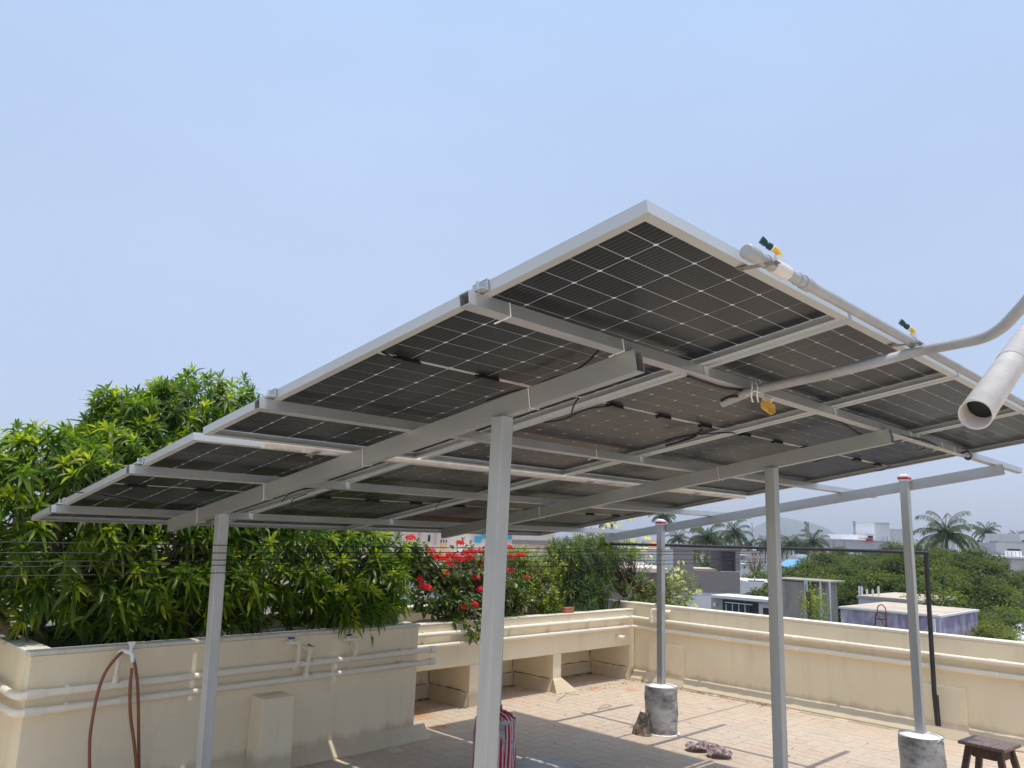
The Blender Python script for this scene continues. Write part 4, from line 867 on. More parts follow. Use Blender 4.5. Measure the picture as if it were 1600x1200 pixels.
def mango(name, ells, n, label, base, trunk_pts, lo, nbig=170):
    global WT
    WT = np.array([e_[1][0]*e_[1][2]+e_[1][1]*e_[1][2] for e_ in ells]); WT /= WT.sum()
    tips, axes = crown_tips(ells, n, avoid=panel_avoid)
    lo = [tuple(np.array(p)+npr.uniform(-.07, .07, 3)*np.array([1.6, .3, .8])) for p in lo for _ in range(3)]
    extra = lo
    for p in extra: tips.append(np.array(p)); axes.append(np.array([.1, -.7, .1]))
    e = empty(name, base, label, "mango tree", "mango trees in the front planter")
    P, D, U, Ln, Wi, Dr, Ti = rosettes(tips, axes, (10, 20), .168, .031, droop=(.25, 1.15), young=.28)
    # nearest leaves one by one, the rest as one crown
    dz = (P-CAM)@FW; vis = np.argsort(dz); pick = set(int(i) for i in vis[:1200:7][:nbig])
    rest = np.array([i not in pick for i in range(len(P))])
    leaf_cloud("crown", P[rest], D[rest], U[rest], Ln[rest], Wi[rest], Dr[rest], Ti[rest], L_MANGO, e, 4, 'stuff', base)
    global LEAF_ME
    if LEAF_ME is None:
        LEAF_ME = []
        for k in range(4):
            o = leaf_cloud("leaf_tmp", [(0, 0, 0)], [(1, 0, 0)], [(0, 0, 1)], np.array([.185]), np.array([.038]), np.array([.15+.15*k]), [.25+.2*k], L_MANGO, None, 4)
            LEAF_ME.append(o.data); o.data.name = "leaf"; bpy.data.objects.remove(o)
    for i in pick:
        d = Vector(D[i]).normalized(); u_ = Vector(U[i]); wv = u_.cross(d).normalized(); nv = d.cross(wv)
        o = link("leaf", LEAF_ME[i % 4], e); s_ = float(Ln[i])/.185
        o.matrix_local = Matrix.Translation(Vector(P[i])-Vector(base)) @ Matrix((d, wv, nv)).transposed().to_4x4() @ Matrix.Scale(s_, 4)
    b = MB(base)
    for tp_ in trunk_pts: b.tube(smooth_path(tp_, 4), [.035-.022*i/(4*(len(tp_)-1)) for i in range(4*(len(tp_)-1)+1)], 8)
    b.build("trunk", BARK, e, loc=(0, 0, 0))
    b = MB(base)
    for i in range(0, len(tips), 2):
        p = tips[i]; e_ = min(ells, key=lambda q: np.linalg.norm((p-np.array(q[0]))/np.array(q[1]))); c = np.array(e_[0])+np.array([0, 0, -.3*e_[1][2]]); a = axes[i]
        p1_ = p-a*.16; p2_ = p1_*.55+c*.45
        b.tube([p, p1_, p2_], [.004, .006, .010], 4, cap=False)
    b.build("branches", BARK, e, loc=(0, 0, 0))['kind'] = 'stuff'
LEAF_ME = None
mango("mango_tree", [((.6, 5.75, 1.15), (1.0, .25, .32)), ((-.6, 5.8, 1.2), (.9, .3, .35)), ((-.25, 5.6, 1.62), (.85, .70, .66)), ((.45, 5.15, 1.75), (.62, .42, .62)), ((.55, 5.15, 1.32), (.50, .42, .32)), ((-1.0, 5.9, 1.8), (.9, .8, .75)), ((.75, 5.4, 2.0), (.42, .42, .48)), ((.2, 5.4, 1.30), (.5, .45, .30)), ((.1, 5.25, 2.0), (.4, .4, .4))], 1250,
      "large leafy mango tree at the front planter's left end, reaching the picture's edge", (.3, 5.2, .85), [[(.3, 5.2, .8), (.3, 5.2, 1.2), (.35, 5.25, 1.7), (.4, 5.3, 2.1)], [(.25, 5.2, .8), (0, 5.3, 1.2), (-.3, 5.5, 1.6)]], [])
mango("mango_tree", [((1.50, 5.9, 2.40), (.66, .55, .62)), ((1.02, 5.9, 2.36), (.55, .40, .50)), ((2.1, 5.6, 1.15), (1.2, .30, .32)), ((1.3, 4.98, 1.12), (.9, .22, .22)), ((1.2, 5.3, 1.75), (.62, .50, .68)), ((1.95, 5.3, 1.50), (.65, .50, .62)), ((2.7, 5.15, 1.35), (.55, .42, .52)), ((2.95, 5.2, 1.22), (.38, .36, .36)), ((1.5, 5.1, 1.28), (.75, .36, .34)), ((1.0, 5.7, 2.35), (.40, .40, .50)), ((1.98, 5.9, 2.40), (.35, .4, .60)), ((2.45, 5.5, 1.85), (.6, .4, .5)), ((1.0, 5.0, 1.45), (.5, .3, .5)), ((2.2, 5.05, 1.32), (.6, .32, .36))], 1950,
      "tall leafy mango tree behind the leftmost post, its top above the left panels", (1.7, 4.86, .85), [[(1.7, 4.86, .8), (1.7, 4.9, 1.3), (1.6, 5.4, 1.9), (1.5, 5.8, 2.4)], [(2.3, 4.85, .8), (2.5, 4.95, 1.2), (2.8, 5.1, 1.5)], [(1.2, 4.9, .8), (1.2, 5.1, 1.4), (1.15, 5.4, 2.1)]],
      [(2.42, 4.60, 1.08), (2.55, 4.58, 1.13), (2.62, 4.60, 1.05), (2.30, 4.64, 1.14), (2.75, 4.62, 1.16), (2.50, 4.62, 1.25), (2.85, 4.68, 1.12)])

# ------------------------------------------------------------------ shrubs in the niche planter
def shrub(name, label, cat, base, tips, axes, nl, L, Wd, mat, shape='obov', droop=(.2, .7), young=.15, stem_r=.004, segs=3, group=None, forks=5, stem_mat=None, crown="foliage"):
    e = empty(name, base, label, cat, group)
    P, D, U, Ln, Wi, Dr, Ti = rosettes(tips, axes, nl, L, Wd, droop=droop, young=young)
    leaf_cloud(crown, P, D, U, Ln, Wi, Dr, Ti, mat, e, segs, 'stuff', base, shape)
    b = MB(base); B = np.array(base)
    hubs = [B+np.array([rnd.uniform(-.14, .14), rnd.uniform(-.06, .06), rnd.uniform(.12, .35)]) for _ in range(forks)]
    for h in hubs: b.tube([tuple(B+(h-B)*np.array([.6, .6, 0])-np.array([0, 0, .03])), tuple(h)], stem_r*2.4, 6, cap=False)
    for p, a in zip(tips, axes):
        h = min(hubs, key=lambda q: np.linalg.norm(q-p)); m_ = (h*.5+p*.5)-np.array([0, 0, .0])+unit(1)[0]*.03
        b.tube([tuple(h), tuple(m_), tuple(p)], [stem_r*1.6, stem_r*1.2, stem_r*.7], 5, cap=False)
    b.build("stems", stem_mat or BARK, e, loc=(0, 0, 0)); return e
def tips_in(ells, n, keep=None):
    T_, A_ = [], []
    while len(T_) < n:
        c, r_ = ells[int(npr.integers(len(ells)))]; c, r_ = np.array(c), np.array(r_); d = unit(1)[0]
        p = c+d*r_*npr.uniform(.35, 1.0)**.6
        if keep and not keep(p): continue
        a = d*.7+np.array([0, 0, .7])+unit(1)[0]*.2; T_.append(p); A_.append(a/np.linalg.norm(a))
    return T_, A_
# red ixora
ix = [((4.0, 5.5, 1.20), (.42, .32, .34)), ((4.45, 5.5, 1.35), (.42, .30, .34)), ((4.95, 5.5, 1.22), (.36, .30, .34)), ((4.35, 5.35, .98), (.42, .22, .22)), ((3.75, 5.5, 1.45), (.18, .2, .22)), ((5.1, 5.5, 1.0), (.25, .25, .25))]
T_, A_ = tips_in(ix, 620)
for p in [(4.35, 5.18, .78), (4.30, 5.16, .72), (4.25, 5.20, .80), (4.42, 5.18, .75), (4.30, 5.15, .70), (4.24, 5.17, .74), (4.36, 5.16, .82), (4.46, 5.18, .84), (4.2, 5.2, .86), (4.5, 5.2, .9), (4.6, 5.22, .9), (3.66, 5.35, 1.42), (3.64, 5.35, 1.50), (3.62, 5.4, 1.30)]: T_.append(np.array(p)); A_.append(np.array([0, -.5, .4]))
bush = shrub("ixora_shrub", "dark leafy shrub with red flower heads in the niche planter, behind the central post", "shrub", (4.45, 5.55, .80), T_, A_, (6, 9), .085, .040, L_IXORA, young=.22, forks=7, stem_r=.0022)
heads = [on(x, y, 1, yy) for x, y, yy in [(641, 841, 5.40), (673, 862, 5.38), (694, 874, 5.34), (702, 868, 5.34), (719, 849, 5.36), (727, 866, 5.33), (738, 862, 5.33), (721, 876, 5.33), (733, 872, 5.30), (714, 872, 5.30), (751, 863, 5.34), (754, 882, 5.33), (697, 897, 5.30), (655, 905, 5.36), (661, 915, 5.34), (744, 904, 5.32), (750, 922, 5.30), (742, 946, 5.22), (723, 949, 5.22), (814, 868, 5.40), (800, 870, 5.36), (823, 903, 5.38), (797, 892, 5.34), (795, 856, 5.40), (682, 872, 5.36), (703, 882, 5.31), (757, 893, 5.31), (668, 920, 5.34)]]
def flower_head(nm, c, r_, n, mat, par, org, pl_=.014, shape='obov', up=True):
    d = unit(n); d[:, 2] = np.abs(d[:, 2])*1.0-.25 if up else d[:, 2]; d /= np.linalg.norm(d, axis=1)[:, None]
    P, D, U = [], [], []
    for k in range(n):
        q = np.array(c)+d[k]*r_*npr.uniform(.8, 1.05)*np.array([1, 1, .8])
        t1 = np.cross(d[k], unit(1)[0]); t1 /= np.linalg.norm(t1); t2 = np.cross(d[k], t1); ph = npr.uniform(0, 1.5)
        for j in range(4):
            a_ = ph+j*math.pi/2; P.append(q); D.append(t1*math.cos(a_)+t2*math.sin(a_)+d[k]*.25); U.append(d[k])
    m_ = len(P); return leaf_cloud(nm, P, D, U, np.full(m_, pl_), np.full(m_, pl_*.8), np.zeros(m_), npr.uniform(0, 1, m_), mat, par, 2, None, org, shape)
for k, h in enumerate(heads): flower_head("flower_head", h, rnd.uniform(.038, .054), 46, FRED, bush, (4.45, 5.55, .80), .016)
# light shrub, thin stems
T_, A_ = tips_in([((5.62, 5.55, 1.35), (.40, .25, .30)), ((6.05, 5.6, 1.45), (.30, .25, .22)), ((5.35, 5.6, 1.5), (.2, .2, .14)), ((5.6, 5.5, 1.05), (.45, .25, .25)), ((5.5, 5.4, 1.2), (.4, .15, .3))], 480)
shrub("yellow_green_shrub", "airy yellow-green shrub on thin bare stems, right of the red flowers", "shrub", (5.45, 5.55, .80), T_, A_, (5, 8), .06, .024, L_LIGHT, young=.35, forks=6, stem_r=.0022)
# small bushy plant
T_, A_ = tips_in([((5.75, 5.45, .93), (.22, .16, .13))], 150)
shrub("small_bushy_plant", "small dense bright green plant at the rim, left of the loose brick", "plant", (5.75, 5.45, .80), T_, A_, (6, 9), .045, .013, L_LIGHT, young=.1, stem_r=.002)
# feathery dark shrub
T_, A_ = tips_in([((6.35, 5.6, 1.20), (.46, .28, .38)), ((6.6, 5.6, 1.45), (.45, .25, .28)), ((6.2, 5.6, 1.5), (.30, .25, .25)), ((6.35, 5.5, 1.0), (.42, .2, .22)), ((6.75, 5.55, 1.2), (.3, .25, .3))], 640)
shrub("feathery_shrub", "big dark feathery shrub with needle-like leaves in the back corner planter", "shrub", (6.4, 5.6, .80), T_, A_, (14, 20), .13, .009, L_DARK, 'needle', (.2, 1.0), .15, forks=8, stem_r=.002)
# dry bush
T_, A_ = tips_in([((7.0, 5.6, 1.15), (.26, .22, .32))], 120)
e = shrub("dry_twiggy_bush", "brown dry twiggy bush with few leaves between the feathery shrub and the corner", "bush", (7.0, 5.62, .80), T_, A_, (1, 3), .06, .008, leaf_mat("dry_leaf", (.12, .07, .03), (.20, .12, .05), (.3, .25, .06), .7, .2), 'needle', forks=9, stem_r=.003)
# oleander with cream flowers, leaning over the right wall
ol = [((7.55, 5.55, 1.25), (.42, .30, .42)), ((7.75, 5.0, 1.10), (.30, .35, .30)), ((7.3, 5.6, 1.55), (.45, .25, .20)), ((7.65, 5.15, .95), (.35, .4, .22)), ((6.9, 5.7, 1.72), (.5, .2, .12))]
T_, A_ = tips_in(ol, 420)
ole = shrub("oleander_bush", "oleander bush with cream flowers leaning over the right parapet's back corner", "shrub", (7.55, 5.6, .70), T_, A_, (7, 11), .13, .016, L_OLEA, 'lance', (.1, .6), .3, forks=7, stem_r=.0025)
for k, (x, y) in enumerate([(955, 815), (965, 822), (985, 812), (942, 830), (1002, 838), (1012, 842), (1018, 830), (1000, 852), (1062, 903), (1066, 912), (1053, 900), (1048, 925), (1012, 917), (1020, 911), (1080, 928), (1092, 925), (1074, 940), (1068, 944), (1045, 940), (1026, 935), (1058, 890), (1022, 945), (1064, 880), (1009, 930), (1056, 915), (1062, 935), (1070, 922), (1051, 945), (1046, 905), (1036, 950), (1018, 925), (990, 845), (975, 835), (1006, 862), (1014, 872), (1069, 895), (1085, 948), (968, 812), (950, 822)]):
    c = on(x, y, 1, 5.45 if x < 1040 else 5.05+.2*(k % 3)); flower_head("flower_head", c, .034, 5, FCRM, ole, (7.55, 5.6, .70), .038)
for k, (x, y, h) in enumerate([(943, 945, .15), (962, 947, .13), (975, 950, .10), (830, 962, .16)]):
    c = on(x, y+8, 1, 5.45); n_ = 26; T_ = [np.array(c)+np.array([rnd.uniform(-.05, .05), rnd.uniform(-.04, .04), rnd.uniform(.02, h)]) for _ in range(n_)]; A_ = [np.array([rnd.uniform(-.4, .4), -.2, .8]) for _ in range(n_)]
    shrub("seedling", ("young green seedling at the foot of the feathery shrub, left one", "low bright green seedling tuft near the rim, middle one", "small seedling nearest the corner valve", "thin green weed under the yellow-green shrub")[k], "plant", (c.x, c.y, .80), T_, A_, (4, 6), .04, .014, L_LIGHT, young=.4, stem_r=.0015, forks=2)

# ------------------------------------------------------------------ the town beyond
GZ = -9.5
GROUND = simple("dusty_ground", (.15, .13, .085), .95, 0, .4, .05, 0)
b = MB(); Rg = 3300
b.add([(-Rg, -Rg, GZ), (Rg, -Rg, GZ), (Rg, Rg, GZ), (-Rg, Rg, GZ)], [(0, 1, 2, 3)])
g_ = b.build("ground", GROUND); g_['kind'] = 'structure'
# our own building below the terrace
b = MB(); b.box((FX0, FY0, GZ+.01), (FX1+.15, FY1+.15, -.302)); o = b.build("building_below_terrace", CREAM); o['kind'] = 'structure'
# hill
hm = simple("hill_scrub", (.09, .10, .075), .95, 0, .3, .01, 0)
hc = at(1232, 850, 2600); vs = []; nx, ny = 60, 16
rh = Vector((RT[0], RT[1], 0)).normalized(); fh = Vector((-rh.y, rh.x, 0))
for i in range(nx+1):
    for j in range(ny+1):
        u_ = (i/nx-.5)*2; v_ = (j/ny-.5)*2
        h = 84*math.exp(-(abs(u_*600)/118)**2.4*.75)*(1-.05*math.sin(u_*31))+12*math.exp(-((u_*600-190)/160)**2)+14*math.exp(-((u_*600+200)/140)**2)
        h *= max(0, 1-v_*v_); p = hc+rh*(u_*600)+fh*(v_*260); vs.append((p.x, p.y, GZ-1+h+(rnd.uniform(-1, 1) if 0 < h else 0)))
b = MB(); b.add(vs, [(i*(ny+1)+j, (i+1)*(ny+1)+j, (i+1)*(ny+1)+j+1, i*(ny+1)+j+1) for i in range(nx) for j in range(ny)], True)
o = b.build("hill", hm); o['kind'] = 'structure'

def wallm(name, col, amt=.5, scale=.4, stain=(.12, .11, .10)): return paint(name, col, stain, amt, 1.2, .85, scale, False)
W_WHITE = wallm("white_render", (.76, .76, .76), .5); W_PALE = wallm("pale_grey_render", (.56, .56, .58), .4, .2); W_TAUPE = wallm("taupe_render", (.275, .24, .225), .25)
W_PINK = wallm("pinkish_render", (.74, .64, .58), .35); W_STAIN = wallm("stained_concrete_wall", (.36, .33, .28), 2.2, 1.0); W_CYAN = simple("blue_painted_patch", (.03, .36, .55), .6, 0, .1, 3, 0)
W_BLUEROOF = simple("blue_sheet_roof", (.13, .36, .62), .5, 0, .12, .8, .05); W_GREENROOF = simple("dark_green_tile_roof", (.05, .08, .05), .8, 0, .2, 5, .2); W_DKGLASS = simple("dark_window_glass", (.02, .035, .05), .12, 0, .2, 2, 0)
W_ALU = simple("light_window_frame", (.62, .66, .68), .5, .2, .05, 5, 0); W_GREYG = wallm("grey_green_render", (.42, .44, .40), .3); W_ROOFB = simple("dusty_roof_surface", (.52, .44, .35), .9, 0, .18, 1.2, .1)
def purple_mat():
    m, t, b = new("peeling_purple_wall"); g = t.nodes.new("ShaderNodeNewGeometry"); sx = t.nodes.new("ShaderNodeSeparateXYZ"); t.links.new(g.outputs["Position"], sx.inputs[0])
    f1 = pnoise(t, 2.2, 7, .7, (1, 1, .5)); base = ramp(t, f1, [(.40, (.60, .60, .62)), (.5, (.42, .38, .48)), (.62, (.30, .27, .33))]).outputs[0]
    pur = ramp(t, f1, [(.36, (.50, .47, .54)), (.5, (.30, .25, .36)), (.7, (.20, .16, .26))]).outputs[0]
    a = t.nodes.new("ShaderNodeMath"); a.operation = 'LESS_THAN'; t.links.new(sx.outputs[1], a.inputs[0]); a.inputs[1].default_value = PUR_Y
    t.links.new(mixc(t, a.outputs[0], base, pur), b.inputs["Base Color"]); b.inputs["Roughness"].default_value = .9; return m
rzaw = math.atan2(rh.y, rh.x)
class Bld:
    def __init__(s, name, label, cat, mode, ref, D, group=None):
        P = at(ref[0], ref[1], D); s.mode = mode
        if mode == 'F': s.Dh = (P-Vector(CAM)).dot(fh)
        s.c = P.x if mode == 'X' else P.y
        s.o = Vector((P.x, P.y, GZ)); s.e = empty(name, s.o, label, cat, group)
        if mode == 'F': s.e.rotation_euler = (0, 0, rzaw)
    def q(s, px, py, off=0):
        d = Vector(ray(px, py))
        if s.mode == 'F':
            t = (s.Dh+off)/d.dot(fh); P = Vector(CAM)+d*t-s.o; return Vector((P.dot(rh), P.dot(fh), P.z))
        ax = 0 if s.mode == 'X' else 1; t = (s.c+off-CAM[ax])/d[ax]; return Vector(CAM)+d*t-s.o
    def box(s, name, mat, x0, y0, x1, y1, o0, o1, bottom=None, par=None, build=True):
        """front rectangle given in photograph pixels on the wall plane, from depth o0 to o1 behind it"""
        xm = (x0+x1)/2; a, b = s.q(x0, y0, o0), s.q(x1, y0, o0); zt = s.q(xm, y0, o0).z; zb = s.q(xm, y1, o0).z if bottom is None else bottom
        m = MB()
        if s.mode == 'F': m.box((a.x, a.y, zb), (b.x, a.y+(o1-o0), zt))
        elif s.mode == 'X': m.box((a.x, a.y, zb), (a.x+(o1-o0), b.y, zt))
        else: m.box((a.x, a.y, zb), (b.x, a.y+(o1-o0), zt))
        return m.build(name, mat, par or s.e, loc=(0, 0, 0))
# A taupe framed terrace building
B = Bld("taupe_building", "taupe and white building with an open framed terrace, beyond the back corner of the parapet", "building", 'F', (1110, 900), 40)
B.box("wall", W_WHITE, 1056, 926, 1156, 990, .02, 5, 0)
B.box("terrace_parapet", W_TAUPE, 1078, 893, 1156, 925.6, 0, .25); B.box("corner_block", W_TAUPE, 1056, 850, 1083, 925.6, -.01, 1.2) ; B.box("top_beam", W_TAUPE, 1083.4, 854, 1149, 861, 0, .25)
B.box("pillar", W_TAUPE, 1149.3, 854, 1156, 892.6, 0, .25); B.box("dark_screen", simple("dark_screen", (.085, .075, .075), .8, 0, .1, 2, 0), 1127, 861.3, 1149, 892.6, .3, 2.6); B.box("terrace_floor", W_ROOFB, 1084, 889, 1126, 893, 1.0, 3.5)
# B building with dark glazing
B = Bld("glazed_building", "low grey-white building with a strip of dark window panes, just over the right parapet", "building", 'X', (1150, 950), 32)
B.box("wall", W_GREYG, 1111, 936.5, 1206, 1000, .25, 1.4, 0); B.box("roof_slab", W_WHITE, 1110, 933.5, 1207, 937.8, 0, 1.5); B.box("white_wall", W_WHITE, 1184, 942.5, 1206, 1000, .2, .4, 0)
B.box("window_recess", BLACK, 1129, 939.5, 1184, 975, .15, .24)
for k in range(4):
    x0 = 1134+k*9.8; p = B.box("window_pane", W_DKGLASS, x0+.9, 945, x0+8.8, 975, .10, .14); B.box("window_frame", W_ALU, x0-.2, 944, x0+.8, 976, .05, .14, par=p)
B.box("window_rail", W_ALU, 1132, 942.3, 1175, 943.6, .04, .13)
B.box("window_pane", W_DKGLASS, 1192, 950, 1203, 975, .10, .19); B.box("window_frame", W_ALU, 1190.5, 948, 1204, 949.7, .04, .19)
B.box("lamp", WHITE, 1114.5, 942, 1117.5, 947, .05, .24)
# C peeling purple rooftop room with a ladder
cn = at(1467, 961.5, 22); PUR_Y = on(1402, 950, 0, cn.x).y
PUR = purple_mat(); PUR2 = wallm("white_weathered_edge", (.70, .68, .66), 1.2)
e = empty("purple_rooftop_room", (cn.x, cn.y, GZ), "flat-roofed rooftop room with peeling purple and white walls and a ladder leaning on it", "rooftop room"); org = Vector((cn.x, cn.y, GZ))
yl = on(1313, 947, 0, cn.x).y; xr = on(1527, 952, 1, cn.y).x
MB(org).box((cn.x, cn.y, GZ), (xr, yl, cn.z-.06)).build("walls", PUR, e, loc=(0, 0, 0))
b = MB(org); b.box((cn.x-.05, cn.y-.05, cn.z-.058), (xr+.05, yl+.05, cn.z)); b.build("roof_edge", PUR2, e, loc=(0, 0, 0))
MB(org).box((cn.x+.06, cn.y+.06, cn.z+.002), (xr-.06, yl-.06, cn.z+.012)).build("roof_surface", W_ROOFB, e, loc=(0, 0, 0))
MB(org).tube([(cn.x-.06, cn.y+.12, cn.z-.1), (cn.x-.06, cn.y+.12, cn.z-4)], .04, 8).build("down_pipe", W_WHITE, e, loc=(0, 0, 0))
RUST = simple("rusty_iron", (.22, .075, .05), .8, .2, .3, 20, .2)
lp = lambda x, y: on(x, y, 0, cn.x-.14)
e = empty("rusty_ladder", lp(1375, 985), "short rusty iron ladder with a hooped top, leaning on the purple walled room", "ladder"); lo_ = lp(1375, 985)
for xa, xb in ((1365, 1369), (1386, 1384)):
    MB(lo_).tube([lp(xa, 1000), lp(xb, 957)], .022, 6).build("rail", RUST, e, loc=(0, 0, 0))
for yy in (981, 967, 957): MB(lo_).tube([lp(1366+(980-yy)*.1, yy), lp(1385, yy+1)], .018, 6).build("rung", RUST, e, loc=(0, 0, 0))
MB(lo_).tube(smooth_path([lp(1371, 956), lp(1371, 950), lp(1374, 945.5), lp(1379, 945.5), lp(1383, 950), lp(1385, 957)], 4), .016, 6).build("hoop", RUST, e, loc=(0, 0, 0))
MB(lo_).tube([lp(1369, 958), lp(1384, 980)], .012, 6).build("brace", RUST, e, loc=(0, 0, 0))
# D roof behind it
c2_ = at(1440, 938, 30); e = empty("pale_rooftop_room", (c2_.x, c2_.y, GZ), "pale blue-grey flat-roofed room behind the purple walled one, with thin posts on top", "rooftop room"); org = Vector((c2_.x, c2_.y, GZ)); yl = on(1341, 931, 0, c2_.x).y
MB(org).box((c2_.x, c2_.y, GZ), (c2_.x+4.2, yl, c2_.z-.1)).build("walls", W_PALE, e, loc=(0, 0, 0)); MB(org).box((c2_.x-.05, c2_.y-.05, c2_.z-.098), (c2_.x+4.25, yl+.05, c2_.z)).build("roof_surface", W_ROOFB, e, loc=(0, 0, 0))
for px, h in ((1343, 14), (1347, 14), (1355, 10), (1364, 10), (1373, 16)):
    a_ = on(px, 932, 0, c2_.x+.4); MB(org).box((a_.x-.03, a_.y-.03, c2_.z+.002), (a_.x+.03, a_.y+.03, c2_.z+h*30/1223)).build("post", W_WHITE, e, loc=(0, 0, 0))
# E stained concrete tank house
B = Bld("stained_concrete_block", "streaky stained grey concrete block with pipes beside it, right of the glazed building", "concrete block", 'X', (1240, 930), 27)
B.box("wall", W_STAIN, 1207, 908, 1258, 1000, 0, 1.3, 0); B.box("wall", W_STAIN, 1258.5, 908.5, 1290, 1000, .3, 1.2, 0); B.box("roof_edge", W_STAIN, 1206, 905.5, 1293, 907.8, -.03, 1.4)
for px, y0, y1 in ((1256, 904, 985), (1259, 906, 985), (1280, 906, 975), (1294.5, 908, 975)): B.box("pipe", W_ALU, px, y0, px+1.6, y1, -.12, -.06)
# F low white building
B = Bld("low_white_building", "low white building with short white posts along its roof, below the neem trees", "building", 'F', (1205, 915), 50)
B.box("wall", W_WHITE, 1168, 909, 1199, 960, 0, 5, 0); B.box("wall", W_WHITE, 1199.2, 911, 1248, 960, .5, 5, 0); B.box("roof_edge", BLACK, 1170, 907.3, 1194, 908.8, .1, .4)
for px in (1179, 1222, 1233.5, 1239.5, 1243.5): B.box("post", W_WHITE, px, 901, px+1.2, 911, .2, .35)
# G green hipped roof
c3_ = at(1172, 925, 44); e = empty("green_roof_house", (c3_.x, c3_.y, GZ), "small house with a dark green hipped roof, left of the second canopy post", "house"); org = Vector((c3_.x, c3_.y, GZ))
b = MB(org); w_ = 1.6; zt, zb_ = c3_.z, c3_.z-.62; b.add([(c3_.x-w_, c3_.y-w_, zb_), (c3_.x+w_, c3_.y-w_, zb_), (c3_.x+w_, c3_.y+w_, zb_), (c3_.x-w_, c3_.y+w_, zb_), (c3_.x, c3_.y, zt)], [(0, 1, 4), (1, 2, 4), (2, 3, 4), (3, 0, 4), (3, 2, 1, 0)]); b.build("roof", W_GREENROOF, e, loc=(0, 0, 0))
MB(org).box((c3_.x-w_+.15, c3_.y-w_+.15, GZ), (c3_.x+w_-.15, c3_.y+w_-.15, zb_-.01)).build("walls", W_WHITE, e, loc=(0, 0, 0))
# H blue roof
B = Bld("blue_roof_building", "grey building with a bright blue sheet roof and a white tank, behind the neem trees", "building", 'F', (1240, 885), 85)
B.box("wall", W_PALE, 1214, 884, 1247, 930, .3, 5, 0)
b = MB(); p = [B.q(1212, 884.5, 0), B.q(1248, 886, 0), B.q(1260, 873, 7), B.q(1230, 874, 7)]; b.add([v for v in p]+[v-Vector((0, 0, .15)) for v in p], [(0, 1, 2, 3), (7, 6, 5, 4), (0, 4, 5, 1), (1, 5, 6, 2), (2, 6, 7, 3), (3, 7, 4, 0)]); b.build("blue_roof", W_BLUEROOF, B.e, loc=(0, 0, 0))
B.box("back_wall", W_PINK, 1243, 868, 1256, 874, 7.2, 9); B.box("water_tank", WHITE, 1250, 866.5, 1261, 873, 6, 7.1)
# I grey-white complex
B = Bld("white_factory_block", "long pale grey hall with a taller white tower block and red details, on the horizon", "building", 'F', (1350, 850), 170)
B.box("hall", W_PALE, 1294, 844.5, 1392, 870, 0, 20, 0); B.box("hall_roof_edge", W_WHITE, 1293.5, 843, 1392.5, 844.4, -.2, 20); B.box("upper_hall", W_WHITE, 1314, 835.5, 1366, 843, 12, 30, 30*0+2); B.box("tower_block", W_WHITE, 1366, 817.5, 1389.5, 848, 9, 20); B.box("tower_cap", W_PALE, 1365, 816.3, 1390.5, 817.4, 8.6, 20)
B.box("side_block", W_PALE, 1389.8, 826.5, 1420, 862, 11, 22); B.box("red_kiosk", simple("red_render", (.55, .05, .07), .8, 0, .1, 1, 0), 1355, 841, 1364, 845.5, -.8, -.3); B.box("kiosk_top", W_WHITE, 1353, 834, 1366, 837, -1, 0); B.box("kiosk_back", BLACK, 1357, 837.2, 1364, 840.8, -.6, -.3)
B.box("red_railing", simple("red_rail", (.55, .05, .07), .8, 0, .1, 1, 0), 1342, 840.5, 1354, 841.6, -.7, -.4)
for px in (1303, 1320): B.box("pilaster", W_GREYG, px, 845.5, px+2.2, 860, -.25, -.02)
for px in (1380, 1386): B.box("mast", W_GREYG, px, 838, px+.6, 858, -1.2, -1.0)
# antenna masts
def mast(ref, D, ybot, w_px, label):
    A = at(ref[0], ref[1], D); Bt = at(ref[0], ybot, D); e = empty("antenna_mast", (A.x, A.y, Bt.z), label, "antenna mast"); w_ = w_px/F_PX*D/2; org = Vector((A.x, A.y, Bt.z)); H_ = A.z-Bt.z
    m = MB(org)
    for sx_ in (-1, 1):
        for sy_ in (-1, 1): m.tube([org+Vector((sx_*w_, sy_*w_, 0)), org+Vector((sx_*w_*.5, sy_*w_*.5, H_))], w_*.12, 4)
    m.build("legs", STRAPM, e, loc=(0, 0, 0)); m = MB(org); n = 7
    for k in range(n):
        z0, z1 = H_*k/n, H_*(k+1)/n; f0, f1 = w_*(1-.5*k/n), w_*(1-.5*(k+1)/n)
        for s1 in (-1, 1):
            m.tube([org+Vector((-f0, s1*f0, z0)), org+Vector((f1, s1*f1, z1))], w_*.08, 4); m.tube([org+Vector((s1*f0, -f0, z0)), org+Vector((s1*f1, f1, z1))], w_*.08, 4)
    m.build("bracing", STRAPM, e, loc=(0, 0, 0)); m = MB(org)
    for k in range(5):
        z = H_*(.62+.08*k); a_ = k*2.1; c = org+Vector((math.cos(a_)*w_*.9, math.sin(a_)*w_*.9, z)); m.box((c.x-w_*.35, c.y-w_*.35, c.z-w_*.8), (c.x+w_*.35, c.y+w_*.35, c.z+w_*.8))
    m.build("antennas", STRAPM, e, loc=(0, 0, 0))
mast((1335, 814), 190, 836, 3.6, "dark antenna mast on the roof of the pale hall at the horizon"); mast((1261, 815), 260, 850, 6, "lattice antenna mast in front of the hill's right shoulder"); mast((1175, 816), 420, 850, 1.6, "very thin far mast left of the second canopy post")
